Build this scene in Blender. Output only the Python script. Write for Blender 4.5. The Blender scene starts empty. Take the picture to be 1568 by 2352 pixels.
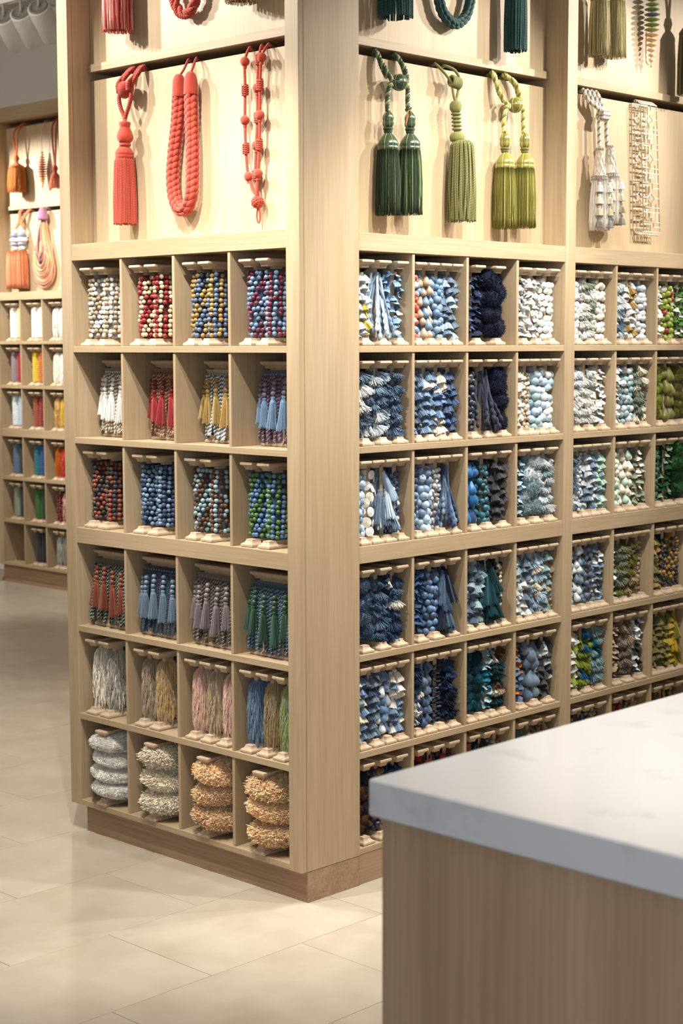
import bpy, math, random
import numpy as np
from mathutils import Vector, Matrix

S = bpy.context.scene
COL = S.collection
rnd = random.Random(11)
rng = np.random.default_rng(11)
PI = math.pi

# ------------------------------------------------------------------ camera
YAW, PITCH, ROLL = 0.77166, -0.100767, -0.0025788
cyw, syw, cp, sp = math.cos(YAW), math.sin(YAW), math.cos(PITCH), math.sin(PITCH)
F = Vector((-syw * cp, cyw * cp, sp))
R0 = Vector((cyw, syw, 0))
U0 = R0.cross(F)
Rv = R0 * math.cos(ROLL) + U0 * math.sin(ROLL)
Uv = -R0 * math.sin(ROLL) + U0 * math.cos(ROLL)
cam = bpy.data.objects.new('camera', bpy.data.cameras.new('camera'))
COL.objects.link(cam)
M = Matrix((Rv, Uv, -F)).transposed().to_4x4()
M.translation = Vector((3.0891, -3.0205, 1.5))
cam.matrix_world = M
cam.data.sensor_fit = 'VERTICAL'
cam.data.sensor_height = 36
cam.data.lens = 3795.52 / 2352 * 36
cam.data.dof.use_dof = True
cam.data.dof.focus_distance = 4.45
cam.data.dof.aperture_fstop = 7.0
cam.data.clip_start = 0.05
S.camera = cam

# ------------------------------------------------------------------ world, exposure, large lights
S.view_settings.view_transform = 'Standard'
S.view_settings.look = 'None'
S.view_settings.gamma = 1
S.view_settings.use_curve_mapping = False
S.view_settings.exposure = 0.0
world = bpy.data.worlds.new('World')
S.world = world
world.use_nodes = True
world.node_tree.nodes['Background'].inputs[0].default_value = (1.0, 0.97, 0.93, 1)
world.node_tree.nodes['Background'].inputs[1].default_value = 0.10


def area(name, loc, target, sx, sy, watts, color):
    l = bpy.data.lights.new(name, 'AREA')
    l.shape = 'RECTANGLE'
    l.size, l.size_y, l.energy, l.color = sx, sy, watts, color
    o = bpy.data.objects.new(name, l)
    o.location = loc
    o.rotation_euler = (Vector(target) - Vector(loc)).to_track_quat('-Z', 'Y').to_euler()
    COL.objects.link(o)
    return o


# the shop window behind the photographer and soft area fills added under the ceiling
area('window_daylight', (4.4, -4.6, 1.6), (2.0, -1.3, 0.8), 2.0, 2.0, 66, (0.82, 0.90, 1.0))
area('ceiling_fill', (0.2, -1.6, 3.5), (0.2, -1.6, 0), 6.0, 4.0, 32, (1.0, 0.90, 0.77))  # added ambient fill, stands in for the shop's other lamps
area('far_wall_fill', (-4.6, -0.6, 3.5), (-4.6, 1.6, 1.2), 4.0, 2.5, 120, (1.0, 0.90, 0.77))  # added fill, tilted to brighten the far upper wall

WARM = (1.0, 0.945, 0.86)
# track spots: position, aim, watts, cone (degrees), blend
SPOTS = [
    ((-1.75, -0.80, 3.00), (-0.62, 0.0, 1.95), 133, 62, 0.55),
    ((-1.25, -0.95, 3.00), (-0.35, 0.0, 1.90), 94, 66, 0.6),
    ((-0.20, -0.75, 3.00), (-0.50, 0.1, 0.75), 166, 74, 0.7),
    ((0.45, -1.00, 3.00), (-0.50, 0.0, 0.7), 133, 64, 0.7),
    ((0.95, 2.05, 3.00), (0.0, 1.15, 1.95), 122, 66, 0.55),
    ((0.95, 1.35, 3.00), (0.0, 0.62, 1.9), 88, 66, 0.6),
    ((0.95, 2.75, 3.00), (0.0, 1.75, 1.95), 122, 64, 0.6),
    ((0.90, 0.45, 3.00), (0.0, 0.8, 0.75), 133, 76, 0.7),
    ((1.05, 0.0, 3.00), (0.0, 1.1, 0.8), 99, 76, 0.7),
    ((-2.28, 0.98, 3.00), (-1.9, 0.0, 0.0), 133, 80, 0.8),
    ((2.60, -0.40, 3.00), (2.2, -0.6, 0.9), 270, 62, 0.8),
    ((-6.10, 2.05, 3.02), (-5.4, 2.97, 2.1), 230, 66, 0.6),  # unseen spot added to brighten the far display panel
    ((-4.60, 2.00, 3.02), (-5.3, 2.97, 1.2), 170, 80, 0.6),  # unseen spot added to brighten the far cubbies
    ((-3.622, 1.60, 3.045), (-4.078, 2.464, 2.35), 44, 60, 0.6),
    ((-3.482, 1.60, 3.045), (-3.938, 2.464, 2.35), 44, 60, 0.6),
    ((-3.342, 1.60, 3.050), (-3.798, 2.464, 2.35), 44, 60, 0.6),
]

# ------------------------------------------------------------------ colour


def lin(h):
    h = h.lstrip('#')
    c = [int(h[i:i + 2], 16) / 255 for i in (0, 2, 4)]
    return tuple(x / 12.92 if x <= 0.04045 else ((x + 0.055) / 1.055) ** 2.4 for x in c)


PAL = {
    'white': 'e8e6df', 'cream': 'e3d2a6', 'ivory': 'e6ddc8', 'beige': 'c8b18f', 'tan': 'ecc79c', 'taupe': 'a39684', 'grey': 'a5a29b', 'moss': '8f9a5c', 'deep green': '2b5a36', 'silver': 'c9d0d3',
    'pale blue': 'b4cde2', 'light blue': '88abcf', 'sky blue': '6c95c6', 'blue': '3a649e', 'denim': '3c5880', 'slate blue': '66809f', 'steel blue': '7f97b0', 'navy': '15213f', 'royal blue': '244f92',
    'bright blue': '1273b8', 'teal': '22758c', 'dark teal': '15474f', 'aqua': '9dbcc4', 'mint': 'b9dcca', 'sage': '9aa68e', 'green': '3f7a3c', 'dark green': '1d4a2c', 'leaf green': '5f9240',
    'olive': '86833a', 'lime': 'a9ba3c', 'yellow': 'e0bf30', 'gold': 'c39a48', 'orange': 'dc741f', 'rust': 'a04a2c', 'red': 'b3202a', 'dark red': '8d1620', 'coral': 'e5573f', 'wine': '802443',
    'brown': '704a28', 'black': '1c2028', 'charcoal': '3a3f46', 'pink': 'd6aea2', 'mauve': '9b8a92', 'copper': 'a8612f',
}


def pc(n):
    c = lin(PAL[n])
    k = 0.62 + 0.38 * min(1, max(0, (min(c) - 0.25) / 0.3))
    return tuple(k * x for x in c)


# ------------------------------------------------------------------ materials


class NT:
    def __init__(s, name):
        s.m = bpy.data.materials.new(name)
        s.m.use_nodes = True
        s.t = s.m.node_tree
        s.b = s.t.nodes['Principled BSDF']

    def n(s, typ, **k):
        x = s.t.nodes.new(typ)
        for a, b in k.items():
            setattr(x, a, b)
        return x

    def l(s, a, b):
        s.t.links.new(a, b)

    def math(s, op, a, b=None):
        x = s.n('ShaderNodeMath', operation=op)
        for i, v in enumerate((a, b)):
            if v is None:
                continue
            if isinstance(v, (int, float)):
                x.inputs[i].default_value = v
            else:
                s.l(v, x.inputs[i])
        return x.outputs[0]

    def set(s, **k):
        for a, v in k.items():
            s.b.inputs[a.replace('_', ' ')].default_value = v


def wood(name, axis, ca, cb, rough=0.5, fine=230, broad=16, bump=0.05, streak=0.55):
    """straight-grained timber, grain along AXIS of the object's own coordinates"""
    k = NT(name)
    tc = k.n('ShaderNodeTexCoord')
    oi = k.n('ShaderNodeObjectInfo')
    off = k.n('ShaderNodeVectorMath', operation='MULTIPLY_ADD')
    k.l(tc.outputs['Object'], off.inputs[0])
    off.inputs[1].default_value = (1, 1, 1)
    r = k.n('ShaderNodeCombineXYZ')
    k.l(k.math('MULTIPLY', oi.outputs['Random'], 7.0), r.inputs[0])
    k.l(k.math('MULTIPLY', oi.outputs['Random'], 13.0), r.inputs[1])
    k.l(k.math('MULTIPLY', oi.outputs['Random'], 5.0), r.inputs[2])
    k.l(r.outputs[0], off.inputs[2])

    def noise(sc, stretch, det):
        mp = k.n('ShaderNodeMapping')
        k.l(off.outputs[0], mp.inputs[0])
        v = [sc, sc, sc]
        v['xyz'.index(axis)] = sc * stretch
        mp.inputs['Scale'].default_value = v
        nz = k.n('ShaderNodeTexNoise')
        nz.inputs['Scale'].default_value = 1
        nz.inputs['Detail'].default_value = det
        k.l(mp.outputs[0], nz.inputs['Vector'])
        return nz.outputs[0]
    a, b = noise(fine, 0.022, 3), noise(broad, 0.10, 4)
    f = k.math('ADD', k.math('MULTIPLY', a, streak), k.math('MULTIPLY', b, 1 - streak))
    cr = k.n('ShaderNodeValToRGB')
    cr.color_ramp.elements[0].position, cr.color_ramp.elements[1].position = 0.36, 0.64
    cr.color_ramp.elements[0].color = (*lin(cb), 1)
    cr.color_ramp.elements[1].color = (*lin(ca), 1)
    k.l(f, cr.inputs[0])
    k.l(cr.outputs[0], k.b.inputs['Base Color'])
    bp = k.n('ShaderNodeBump')
    bp.inputs['Strength'].default_value = bump
    bp.inputs['Distance'].default_value = 0.002
    k.l(a, bp.inputs['Height'])
    k.l(bp.outputs[0], k.b.inputs['Normal'])
    k.set(Roughness=rough)
    k.b.inputs['Specular IOR Level'].default_value = 0.3
    return k.m


OAK = ('b29d80', 'a08b6d')
W_V = wood('oak veneer upright', 'z', *OAK)
W_H = wood('oak veneer level', 'x', *OAK)
W_PL = wood('oak plinth veneer', 'x', 'a98b71', '8f735a', fine=150, broad=30, streak=0.6)
W_PA = wood('oak display panel', 'z', 'bda78a', 'af9978', fine=200)
W_BE = wood('raw beech', 'y', 'c4b096', 'af987e', rough=0.6, fine=160, broad=40)
W_CT = wood('oak counter front', 'z', 'bda285', 'a88d70', fine=120, broad=10, streak=0.45)


def fiber(name, rough=0.85, sheen=0.3, spec=0.2, stripes=0, bump=0.0, metal=0.0):
    """thread: the object's own colour, its second colour on attribute ply, light and dark strands on attribute v"""
    k = NT(name)
    oi = k.n('ShaderNodeObjectInfo')
    a2 = k.n('ShaderNodeAttribute', attribute_type='OBJECT', attribute_name='col2')
    pl = k.n('ShaderNodeAttribute', attribute_type='GEOMETRY', attribute_name='ply')
    vv = k.n('ShaderNodeAttribute', attribute_type='GEOMETRY', attribute_name='v')
    mx = k.n('ShaderNodeMix', data_type='RGBA')
    k.l(pl.outputs['Fac'], mx.inputs[0])
    k.l(oi.outputs['Color'], mx.inputs[6])
    k.l(a2.outputs['Color'], mx.inputs[7])
    val = k.math('MULTIPLY_ADD', vv.outputs['Fac'], 0.55)
    val.node.inputs[2].default_value = 0.72
    rr = k.math('MULTIPLY_ADD', oi.outputs['Random'], 0.26)
    rr.node.inputs[2].default_value = 0.87
    val = k.math('MULTIPLY', val, rr)
    if stripes:
        tc = k.n('ShaderNodeTexCoord')
        sx = k.n('ShaderNodeSeparateXYZ')
        k.l(tc.outputs['Object'], sx.inputs[0])
        an = k.math('ARCTAN2', sx.outputs[1], sx.outputs[0])
        nz = k.n('ShaderNodeTexNoise', noise_dimensions='1D')
        nz.inputs['Scale'].default_value = stripes
        nz.inputs['Detail'].default_value = 2
        k.l(k.math('ADD', an, k.math('MULTIPLY', oi.outputs['Random'], 50.0)), nz.inputs['W'])
        st = k.math('MULTIPLY_ADD', nz.outputs[0], 1.5)
        st.node.inputs[2].default_value = 0.25
        val = k.math('MULTIPLY', val, st)
        bp = k.n('ShaderNodeBump')
        bp.inputs['Strength'].default_value = bump or 0.3
        bp.inputs['Distance'].default_value = 0.001
        k.l(nz.outputs[0], bp.inputs['Height'])
        k.l(bp.outputs[0], k.b.inputs['Normal'])
    sc = k.n('ShaderNodeVectorMath', operation='SCALE')
    k.l(mx.outputs[2], sc.inputs[0])
    k.l(val, sc.inputs['Scale'])
    k.l(sc.outputs[0], k.b.inputs['Base Color'])
    k.set(Roughness=rough, Metallic=metal)
    k.b.inputs['Specular IOR Level'].default_value = spec
    k.b.inputs['Sheen Weight'].default_value = sheen
    k.b.inputs['Sheen Roughness'].default_value = 0.5
    return k.m


M_YARN = fiber('cut yarn', sheen=0.06)
M_CORD = fiber('twisted cord', 0.7, 0.2, 0.3)
M_SILK = fiber('wound silk', 0.38, 0.15, 0.5, stripes=9)
M_SATIN = fiber('satin thread', 0.25, 0.1, 0.7, stripes=22, bump=0.15)
M_WOOL = fiber('wound wool', 0.8, 0.3, 0.2, stripes=14, bump=0.5)
M_TASS = fiber('tassel thread', 0.62, 0.25, 0.35, stripes=7, bump=0.6)


def plain(name, h, rough=0.5, spec=0.5, metal=0.0):
    k = NT(name)
    k.set(Base_Color=(*lin(h), 1), Roughness=rough, Metallic=metal)
    k.b.inputs['Specular IOR Level'].default_value = spec
    return k.m


def speckled(name, ha, hb, scale, rough, spec, pos=(0.35, 0.7)):
    k = NT(name)
    tc = k.n('ShaderNodeTexCoord')
    oi = k.n('ShaderNodeObjectInfo')
    ad = k.n('ShaderNodeVectorMath', operation='ADD')
    k.l(tc.outputs['Object'], ad.inputs[0])
    k.l(k.math('MULTIPLY', oi.outputs['Random'], 9.0), ad.inputs[1])
    nz = k.n('ShaderNodeTexNoise')
    nz.inputs['Scale'].default_value = scale
    nz.inputs['Detail'].default_value = 6
    k.l(ad.outputs[0], nz.inputs['Vector'])
    cr = k.n('ShaderNodeValToRGB')
    cr.color_ramp.elements[0].position, cr.color_ramp.elements[1].position = pos
    cr.color_ramp.elements[0].color = (*lin(hb), 1)
    cr.color_ramp.elements[1].color = (*lin(ha), 1)
    k.l(nz.outputs[0], cr.inputs[0])
    k.l(cr.outputs[0], k.b.inputs['Base Color'])
    k.set(Roughness=rough)
    k.b.inputs['Specular IOR Level'].default_value = spec
    return k.m


M_TILE = speckled('limestone tile', 'b2a999', 'a69b8a', 7, 0.32, 0.35)
M_GROUT = plain('grout', '998c79', 0.8, 0.2)
M_QUARTZ = speckled('white quartz', 'dadce0', 'c3c6ca', 9, 0.16, 0.5, (0.25, 0.42))
M_WALL = plain('painted plaster', 'd3d1cc', 0.9, 0.2)
M_CEIL = plain('ceiling paint', 'c9c7c3', 0.9, 0.2)
M_LAMP = plain('white lamp enamel', 'e9e7e2', 0.4, 0.5)
M_LAMPCAP = plain('grey lamp cap', '8f8c86', 0.5, 0.4)
M_METAL = plain('steel', '9b9a97', 0.3, 0.5, 1.0)
M_DARK = plain('dark slot board', '4a3a28', 0.9, 0.1)

# ------------------------------------------------------------------ geometry


class G:
    def __init__(s):
        s.V, s.Q, s.T, s.v, s.p, s.n = [], [], [], [], [], 0

    def add(s, V, Q=None, T=None, v=0.5, p=0.0):
        V = np.asarray(V, float).reshape(-1, 3)
        s.V.append(V)
        if Q is not None and len(Q):
            s.Q.append(np.asarray(Q) + s.n)
        if T is not None and len(T):
            s.T.append(np.asarray(T) + s.n)
        s.v.append(np.broadcast_to(np.asarray(v, float), (len(V),)))
        s.p.append(np.broadcast_to(np.asarray(p, float), (len(V),)))
        s.n += len(V)

    def mesh(s, name, mat, smooth=True):
        V = np.concatenate(s.V)
        Q = np.concatenate(s.Q).reshape(-1, 4) if s.Q else np.zeros((0, 4), int)
        T = np.concatenate(s.T).reshape(-1, 3) if s.T else np.zeros((0, 3), int)
        me = bpy.data.meshes.new(name)
        me.vertices.add(len(V))
        me.vertices.foreach_set('co', V.astype(np.float32).ravel())
        me.loops.add(Q.size + T.size)
        me.loops.foreach_set('vertex_index', np.concatenate([Q.ravel(), T.ravel()]).astype(np.int32))
        me.polygons.add(len(Q) + len(T))
        st = np.concatenate([np.arange(len(Q)) * 4, Q.size + np.arange(len(T)) * 3]).astype(np.int32)
        me.polygons.foreach_set('loop_start', st)
        for nm, arr in (('v', s.v), ('ply', s.p)):
            a = me.attributes.new(nm, 'FLOAT', 'POINT')
            a.data.foreach_set('value', np.concatenate(arr).astype(np.float32))
        me.update(calc_edges=True)
        me.validate()
        me.polygons.foreach_set('use_smooth', np.full(len(me.polygons), smooth, bool))
        me.materials.append(mat)
        return me


def nrm(a):
    return a / np.maximum(np.linalg.norm(a, axis=-1, keepdims=True), 1e-9)


def tubes(g, P, r, sides=4, v=0.5, p=0.0, ref=(0.31, 0.9, 0.12)):
    """P (n,k,3): n tubes of k points; r scalar, (k,) or (n,k); v and p per tube"""
    P = np.asarray(P, float)
    if P.ndim == 2:
        P = P[None]
    n, k, _ = P.shape
    T = nrm(np.gradient(P, axis=1))
    N = nrm(np.cross(T, np.asarray(ref)))
    B = np.cross(T, N)
    r = np.broadcast_to(np.asarray(r, float), (n, k))
    a = np.arange(sides) * 2 * PI / sides
    V = P[:, :, None] + r[..., None, None] * (np.cos(a)[:, None] * N[:, :, None] + np.sin(a)[:, None] * B[:, :, None])
    idx = np.arange(n * k * sides).reshape(n, k, sides)
    nx = np.roll(idx, -1, axis=2)
    Q = np.stack([idx[:, :-1], nx[:, :-1], nx[:, 1:], idx[:, 1:]], -1).reshape(-1, 4)
    vv = np.repeat(np.broadcast_to(np.asarray(v, float), (n,)), k * sides)
    pp = np.repeat(np.broadcast_to(np.asarray(p, float), (n,)), k * sides)
    ends = []
    if sides >= 4:
        for e in (0, -1):
            f = idx[:, e]
            ends += [[q[0], q[i], q[i + 1]] for q in f for i in range(1, sides - 1)]
    g.add(V, Q, ends, vv, pp)


def spline(pts, n):
    p = np.asarray(pts, float)
    d = np.r_[0, np.cumsum(np.linalg.norm(np.diff(p, axis=0), axis=1))]
    q = np.vstack([2 * p[0] - p[1], p, 2 * p[-1] - p[-2]])
    out = []
    for s in np.linspace(0, d[-1], n):
        i = min(max(np.searchsorted(d, s, 'right') - 1, 0), len(p) - 2)
        t = (s - d[i]) / max(d[i + 1] - d[i], 1e-9)
        a, b, c, e = q[i], q[i + 1], q[i + 2], q[i + 3]
        out.append(0.5 * (2 * b + (c - a) * t + (2 * a - 5 * b + 4 * c - e) * t * t + (3 * b - a - 3 * c + e) * t ** 3))
    return np.array(out), d[-1]


def frames(P):
    T = nrm(np.gradient(P, axis=0))
    N = np.zeros_like(P)
    u = np.cross(T[0], (0.2, 0.9, 0.3))
    u /= np.linalg.norm(u)
    for i in range(len(P)):
        u = u - T[i] * (u @ T[i])
        u /= max(np.linalg.norm(u), 1e-9)
        N[i] = u
    return T, N, np.cross(T, N)


def rope(g, pts, R, pitch=0.03, plies=3, sides=6, per=9, two=None):
    L = spline(pts, 50)[1]
    n = int(max(20, L / pitch * per))
    P, L = spline(pts, n)
    T, N, B = frames(P)
    f = np.linspace(0, L, n) / pitch * 2 * PI
    for j in range(plies):
        a = f + j * 2 * PI / plies
        C = P + R * 0.5 * (np.cos(a)[:, None] * N + np.sin(a)[:, None] * B)
        tubes(g, C, R * (0.56 if plies == 3 else 0.5), sides, v=0.4 + 0.2 * (j % 2), p=1.0 if two and j in two else 0.0)


def plait(g, pts, R, cols=6, lng=0.0175):
    """solid plait: plump leaf-shaped stitches in slanting rows round a core"""
    L = spline(pts, 50)[1]
    n = int(L / 0.0015)
    P, L = spline(pts, n)
    T, N, B = frames(P)
    tubes(g, P, R * 0.66, 12, v=0.05, ref=(0.2, 0.8, 0.55))
    m = int(L / lng)
    t = np.linspace(-0.98, 0.98, 9)
    S, vv = [], []
    for j in range(cols):
        for i in range(m):
            s = (i + (j * 3 % cols) / cols) * lng + t * lng * 0.82
            a = j * 2 * PI / cols + 0.42 * t + 0.02 * i
            k = np.clip(s / L * (n - 1), 0, n - 1)
            k0 = np.minimum(k.astype(int), n - 2)
            w = (k - k0)[:, None]
            it = lambda Z: Z[k0] * (1 - w) + Z[k0 + 1] * w
            rr = R * (0.70 - 0.16 * t * t)[:, None]
            S.append(it(P) + rr * (np.cos(a)[:, None] * it(N) + np.sin(a)[:, None] * it(B)))
            vv.append(rnd.uniform(0.4, 0.65))
    tubes(g, np.array(S), R * 0.40 * np.sqrt(np.maximum(1 - t ** 2, 0.02)), 7, v=np.array(vv), ref=(0.2, 0.8, 0.55))


def lathe(g, prof, segs=20, cx=0.0, cy=0.0, pleat=0.0, npl=0, jit=0.0, v=0.5, p=0.0, sq=1.0):
    """prof: (radius, z) from top to bottom; pleats and jitter grow with the radius"""
    pr = np.asarray(prof, float)
    a = np.arange(segs) * 2 * PI / segs
    k = len(pr)
    rr = pr[:, :1] * (1 + pleat * np.cos(npl * a)[None]) * (1 + jit * rng.uniform(-1, 1, (1, segs)))
    V = np.stack([cx + rr * np.cos(a), cy + rr * np.sin(a) * sq, np.repeat(pr[:, 1:], segs, 1)], -1)
    i = np.arange(k * segs).reshape(k, segs)
    nx = np.roll(i, -1, 1)
    Q = np.stack([i[:-1], i[1:], nx[1:], nx[:-1]], -1).reshape(-1, 4)
    g.add(V, Q, None, v, p)


def sphere(g, c, r, segs=16, rings=9, sz=1.0, v=0.5, p=0.0):
    t = np.linspace(0.02, PI - 0.02, rings)
    lathe(g, np.stack([r * np.sin(t), c[2] + sz * r * np.cos(t)], 1), segs, c[0], c[1], v=v, p=p)


def cbox(x0, x1, y0, y1, z0, z1, b=0.0009):
    lo, hi = np.array([x0, y0, z0], float), np.array([x1, y1, z1], float)
    b = min(b, (hi - lo).min() * 0.3)
    ix, V = {}, []
    for c in range(8):
        s = [(c >> i) & 1 for i in range(3)]
        for a in range(3):
            q = [0, 0, 0]
            for i in range(3):
                e = hi[i] if s[i] else lo[i]
                q[i] = e if i == a else (e - b if s[i] else e + b)
            ix[(c, a)] = len(V)
            V.append(q)
    Q, T = [], []
    for a in range(3):
        o1, o2 = (a + 1) % 3, (a + 2) % 3
        for s in (0, 1):
            cs = [(s << a) | (p << o1) | (q << o2) for p, q in ((0, 0), (1, 0), (1, 1), (0, 1))]
            Q.append([ix[(c, a)] for c in cs])
        for p in (0, 1):
            for q in (0, 1):
                c0 = (p << o1) | (q << o2)
                c1 = c0 | (1 << a)
                Q.append([ix[(c0, o1)], ix[(c1, o1)], ix[(c1, o2)], ix[(c0, o2)]])
    for c in range(8):
        T.append([ix[(c, 0)], ix[(c, 1)], ix[(c, 2)]])
    V = np.array(V)
    mid = (lo + hi) / 2

    def fix(f):
        p = V[f]
        n = np.cross(p[1] - p[0], p[2] - p[0])
        return f if n @ (p.mean(0) - mid) > 0 else f[::-1]
    return V, [fix(f) for f in Q], [fix(f) for f in T]


# ------------------------------------------------------------------ objects


def empty(name, label, cat, loc=(0, 0, 0), rot=0.0, group=None, kind=None):
    o = bpy.data.objects.new(name, None)
    o.location, o.rotation_euler = loc, (0, 0, rot)
    o.empty_display_size = 0.05
    COL.objects.link(o)
    tag(o, label, cat, group, kind)
    return o


def tag(o, label=None, cat=None, group=None, kind=None):
    for k, x in (('label', label), ('category', cat), ('group', group), ('kind', kind)):
        if x:
            o[k] = x
    return o


def put(name, me, parent=None, loc=None, mat4=None, col=None, col2=None, kind=None, label=None):
    o = bpy.data.objects.new(name, me)
    COL.objects.link(o)
    if parent is not None:
        o.parent = parent
    if mat4 is not None:
        o.matrix_local = mat4
    elif loc is not None:
        o.location = loc
    if col is not None:
        o.color = (*col, 1)
        o['col2'] = list(col2 if col2 is not None else col)
    if kind:
        o['kind'] = kind
    if label:
        o['label'] = label
    return o


def board(name, mat, parent, x0, x1, y0, y1, z0, z1, b=0.0009, **k):
    g = G()
    g.add(*cbox(x0, x1, y0, y1, z0, z1, b))
    return put(name, g.mesh(name, mat, smooth=False), parent, **k)


# ------------------------------------------------------------------ room
fl = board('floor', M_GROUT, None, -9, 6.2, -7.2, 3.3, -0.06, -0.0035)
tag(fl, 'pale beige limestone tile floor laid in staggered rows', None, None, 'structure')


def seen(p, m=160):
    d = Vector(p) - M.translation
    z = d.dot(F)
    if z < 0.5:
        return False
    x, y = 784 + 3795.5 * d.dot(Rv) / z, 1176 - 3795.5 * d.dot(Uv) / z
    return -m < x < 1568 + m and -m < y < 2352 + m


tile_me = None
for i in range(-14, 7):
    x0 = -0.2 + 0.4 * i
    for j in range(-9, 6):
        y0 = (0.1 if i % 2 == 0 else -0.2) + 0.6 * j
        if y0 > 3.0:
            continue
        if not any(seen((x0 + a * 0.4, y0 + b * 0.6, 0)) for a in (0, 0.5, 1) for b in (0, 0.5, 1)):
            continue
        if tile_me is None:
            g = G()
            g.add(*cbox(0.0007, 0.3993, 0.0007, 0.5993, -0.012, 0, 0.0005))
            tile_me = g.mesh('tile', M_TILE, False)
        put('tile', tile_me, fl, (x0, y0, 0))
tag(board('wall_back', M_WALL, None, -9, 6.2, 3.3, 3.4, 0, 3.6), 'grey plaster wall above the far shelf', None, None, 'structure')
tag(board('wall_left', M_WALL, None, -9.1, -9, -7.2, 3.4, 0, 3.6), 'grey plaster side wall', None, None, 'structure')
tag(board('wall_right', M_WALL, None, 6.2, 6.3, -7.2, 3.4, 0, 3.6), 'grey plaster side wall', None, None, 'structure')
tag(board('ceiling', M_CEIL, None, -9.1, 6.3, -7.2, 3.4, 3.6, 3.7), 'pale grey ceiling', None, None, 'structure')

# ------------------------------------------------------------------ shelving
ZS = [1.4978, 1.2237, 0.9503, 0.6484, 0.3757, 0.1032]      # shelf tops, row one to six
ZB = [1.4793, 1.2052, 0.9028, 0.6299, 0.3572, 0.0856]      # their undersides
ZL, ZR = 1.7522, 1.8009                                    # ledge
ZP = 2.288                                                 # top edge of the lower display panel
PD = 0.085                                                 # depth of the display panels


def shelf_unit(name, label, loc, rot, stiles, bays, plinth, end_panel=None):
    r = empty(name, label, 'shelf', loc, rot)
    zb, zt = 0.0856, 2.93
    for a, b in stiles:
        board('stile', W_V, r, a, b, 0, 0.0178, zb, zt)
        board('side_panel', W_V, r, a + 0.0004, b - 0.0004, 0.0186, 0.2, zb, zt)
    for cells in bays:
        a, b = cells[0][0], cells[-1][1]
        f = 0.0012
        board('ledge', W_H, r, a, b, f, 0.2, ZL, ZR)
        for i in range(6):
            board('shelf_board' if i != 2 else 'rail', W_H, r, a, b, f, 0.2, ZB[i], ZS[i])
        board('top_rail', W_H, r, a, b, f, 0.2, 2.847, zt)
        board('lip_rail', W_H, r, a, b, PD - 0.011, 0.2, 2.312, 2.335)
        board('display_panel', W_PA, r, a + 0.001, b - 0.001, PD, PD + 0.012, ZR, ZP)
        board('display_panel', W_PA, r, a + 0.001, b - 0.001, PD, PD + 0.012, 2.335, 2.816)
        board('back_panel', W_V, r, a, b, 0.2, 0.208, zb, zt)
        for c, d in zip(cells[:-1], cells[1:]):
            zz = [ZL] + ZB[:5]
            for i in range(6):
                board('divider', W_V, r, c[1], d[0], 0.004, 0.2, ZS[i], zz[i])
                g = G()
    if end_panel:
        for q in end_panel:
            board('end_panel', W_V, r, *q)
    x0, x1, y0, y1 = plinth
    board('plinth', W_PL, r, x0, x1, y0, y1, 0, zb)
    return r


CA = [(0.0508, 0.2762), (0.2862, 0.5115), (0.5221, 0.7449), (0.7557, 0.9768)]
shelf_unit('corner_shelf', 'tall oak shelf ending in the wide blank post, red tassels hung on top', (-1.0268, 0, 0), 0,
           [(0, 0.0508), (0.9768, 1.0268)], [CA], (0.05, 1.0258, 0.022, 0.226), [(1.0, 1.0268, 0.0186, 0.2255, 0.0856, 2.93)])
CB1 = [(0.228, 0.447), (0.4577, 0.681), (0.692, 0.9135), (0.9250, 1.1507)]
CB2 = [(1.2022, 1.4248), (1.4355, 1.658), (1.6685, 1.8915), (1.902, 2.1245)]
shelf_unit('wall_shelf', 'long oak shelf wall behind the counter, packed with blue to green trims', (-0.0025, 0, 0), PI / 2,
           [(1.1507, 1.2022), (2.1245, 2.175)], [CB1, CB2], (0.228, 2.175, 0.002, 0.22))
CXL = -5.785
CC = [(0.05, 0.2665), (0.277, 0.4955), (0.506, 0.7285), (0.739, 0.961)]
shelf_unit('far_shelf', 'distant oak shelf at the end of the aisle, orange tassels hung on top', (CXL, 2.97, 0.03), 0,
           [(0, 0.05), (0.961, 1.011)], [CC], (0.0, 1.011, 0.03, 0.2))
board('plinth_foot', W_PL, bpy.data.objects['far_shelf'], 0.001, 1.01, 0.032, 0.199, -0.03, 0.0)

# ------------------------------------------------------------------ counter
ct = empty('counter_cabinet', 'wood-fronted shop counter cabinet under the white stone top', 'cabinet', (1.599, -1.439, 0))
board('side_panel', W_CT, ct, 0.014, 0.0315, 0.012, 2.6, 0, 0.868)
board('edge_strip', plain('pale joint strip', 'b9a692', 0.5, 0.3), ct, 0.0318, 0.0342, 0.0125, 0.03, 0, 0.868)
board('front_panel', W_CT, ct, 0.0345, 1.25, 0.012, 0.03, 0, 0.868)
board('back_panel', W_CT, ct, 1.23, 1.25, 0.031, 2.6, 0, 0.868)
wt = board('countertop', M_QUARTZ, None, 1.599, 2.87, -1.439, 1.22, 0.869, 0.92, b=0.0025)
tag(wt, 'thick white quartz countertop with faint grey flecks', 'countertop')

# ------------------------------------------------------------------ track lights
lamp_parts = []


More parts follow.
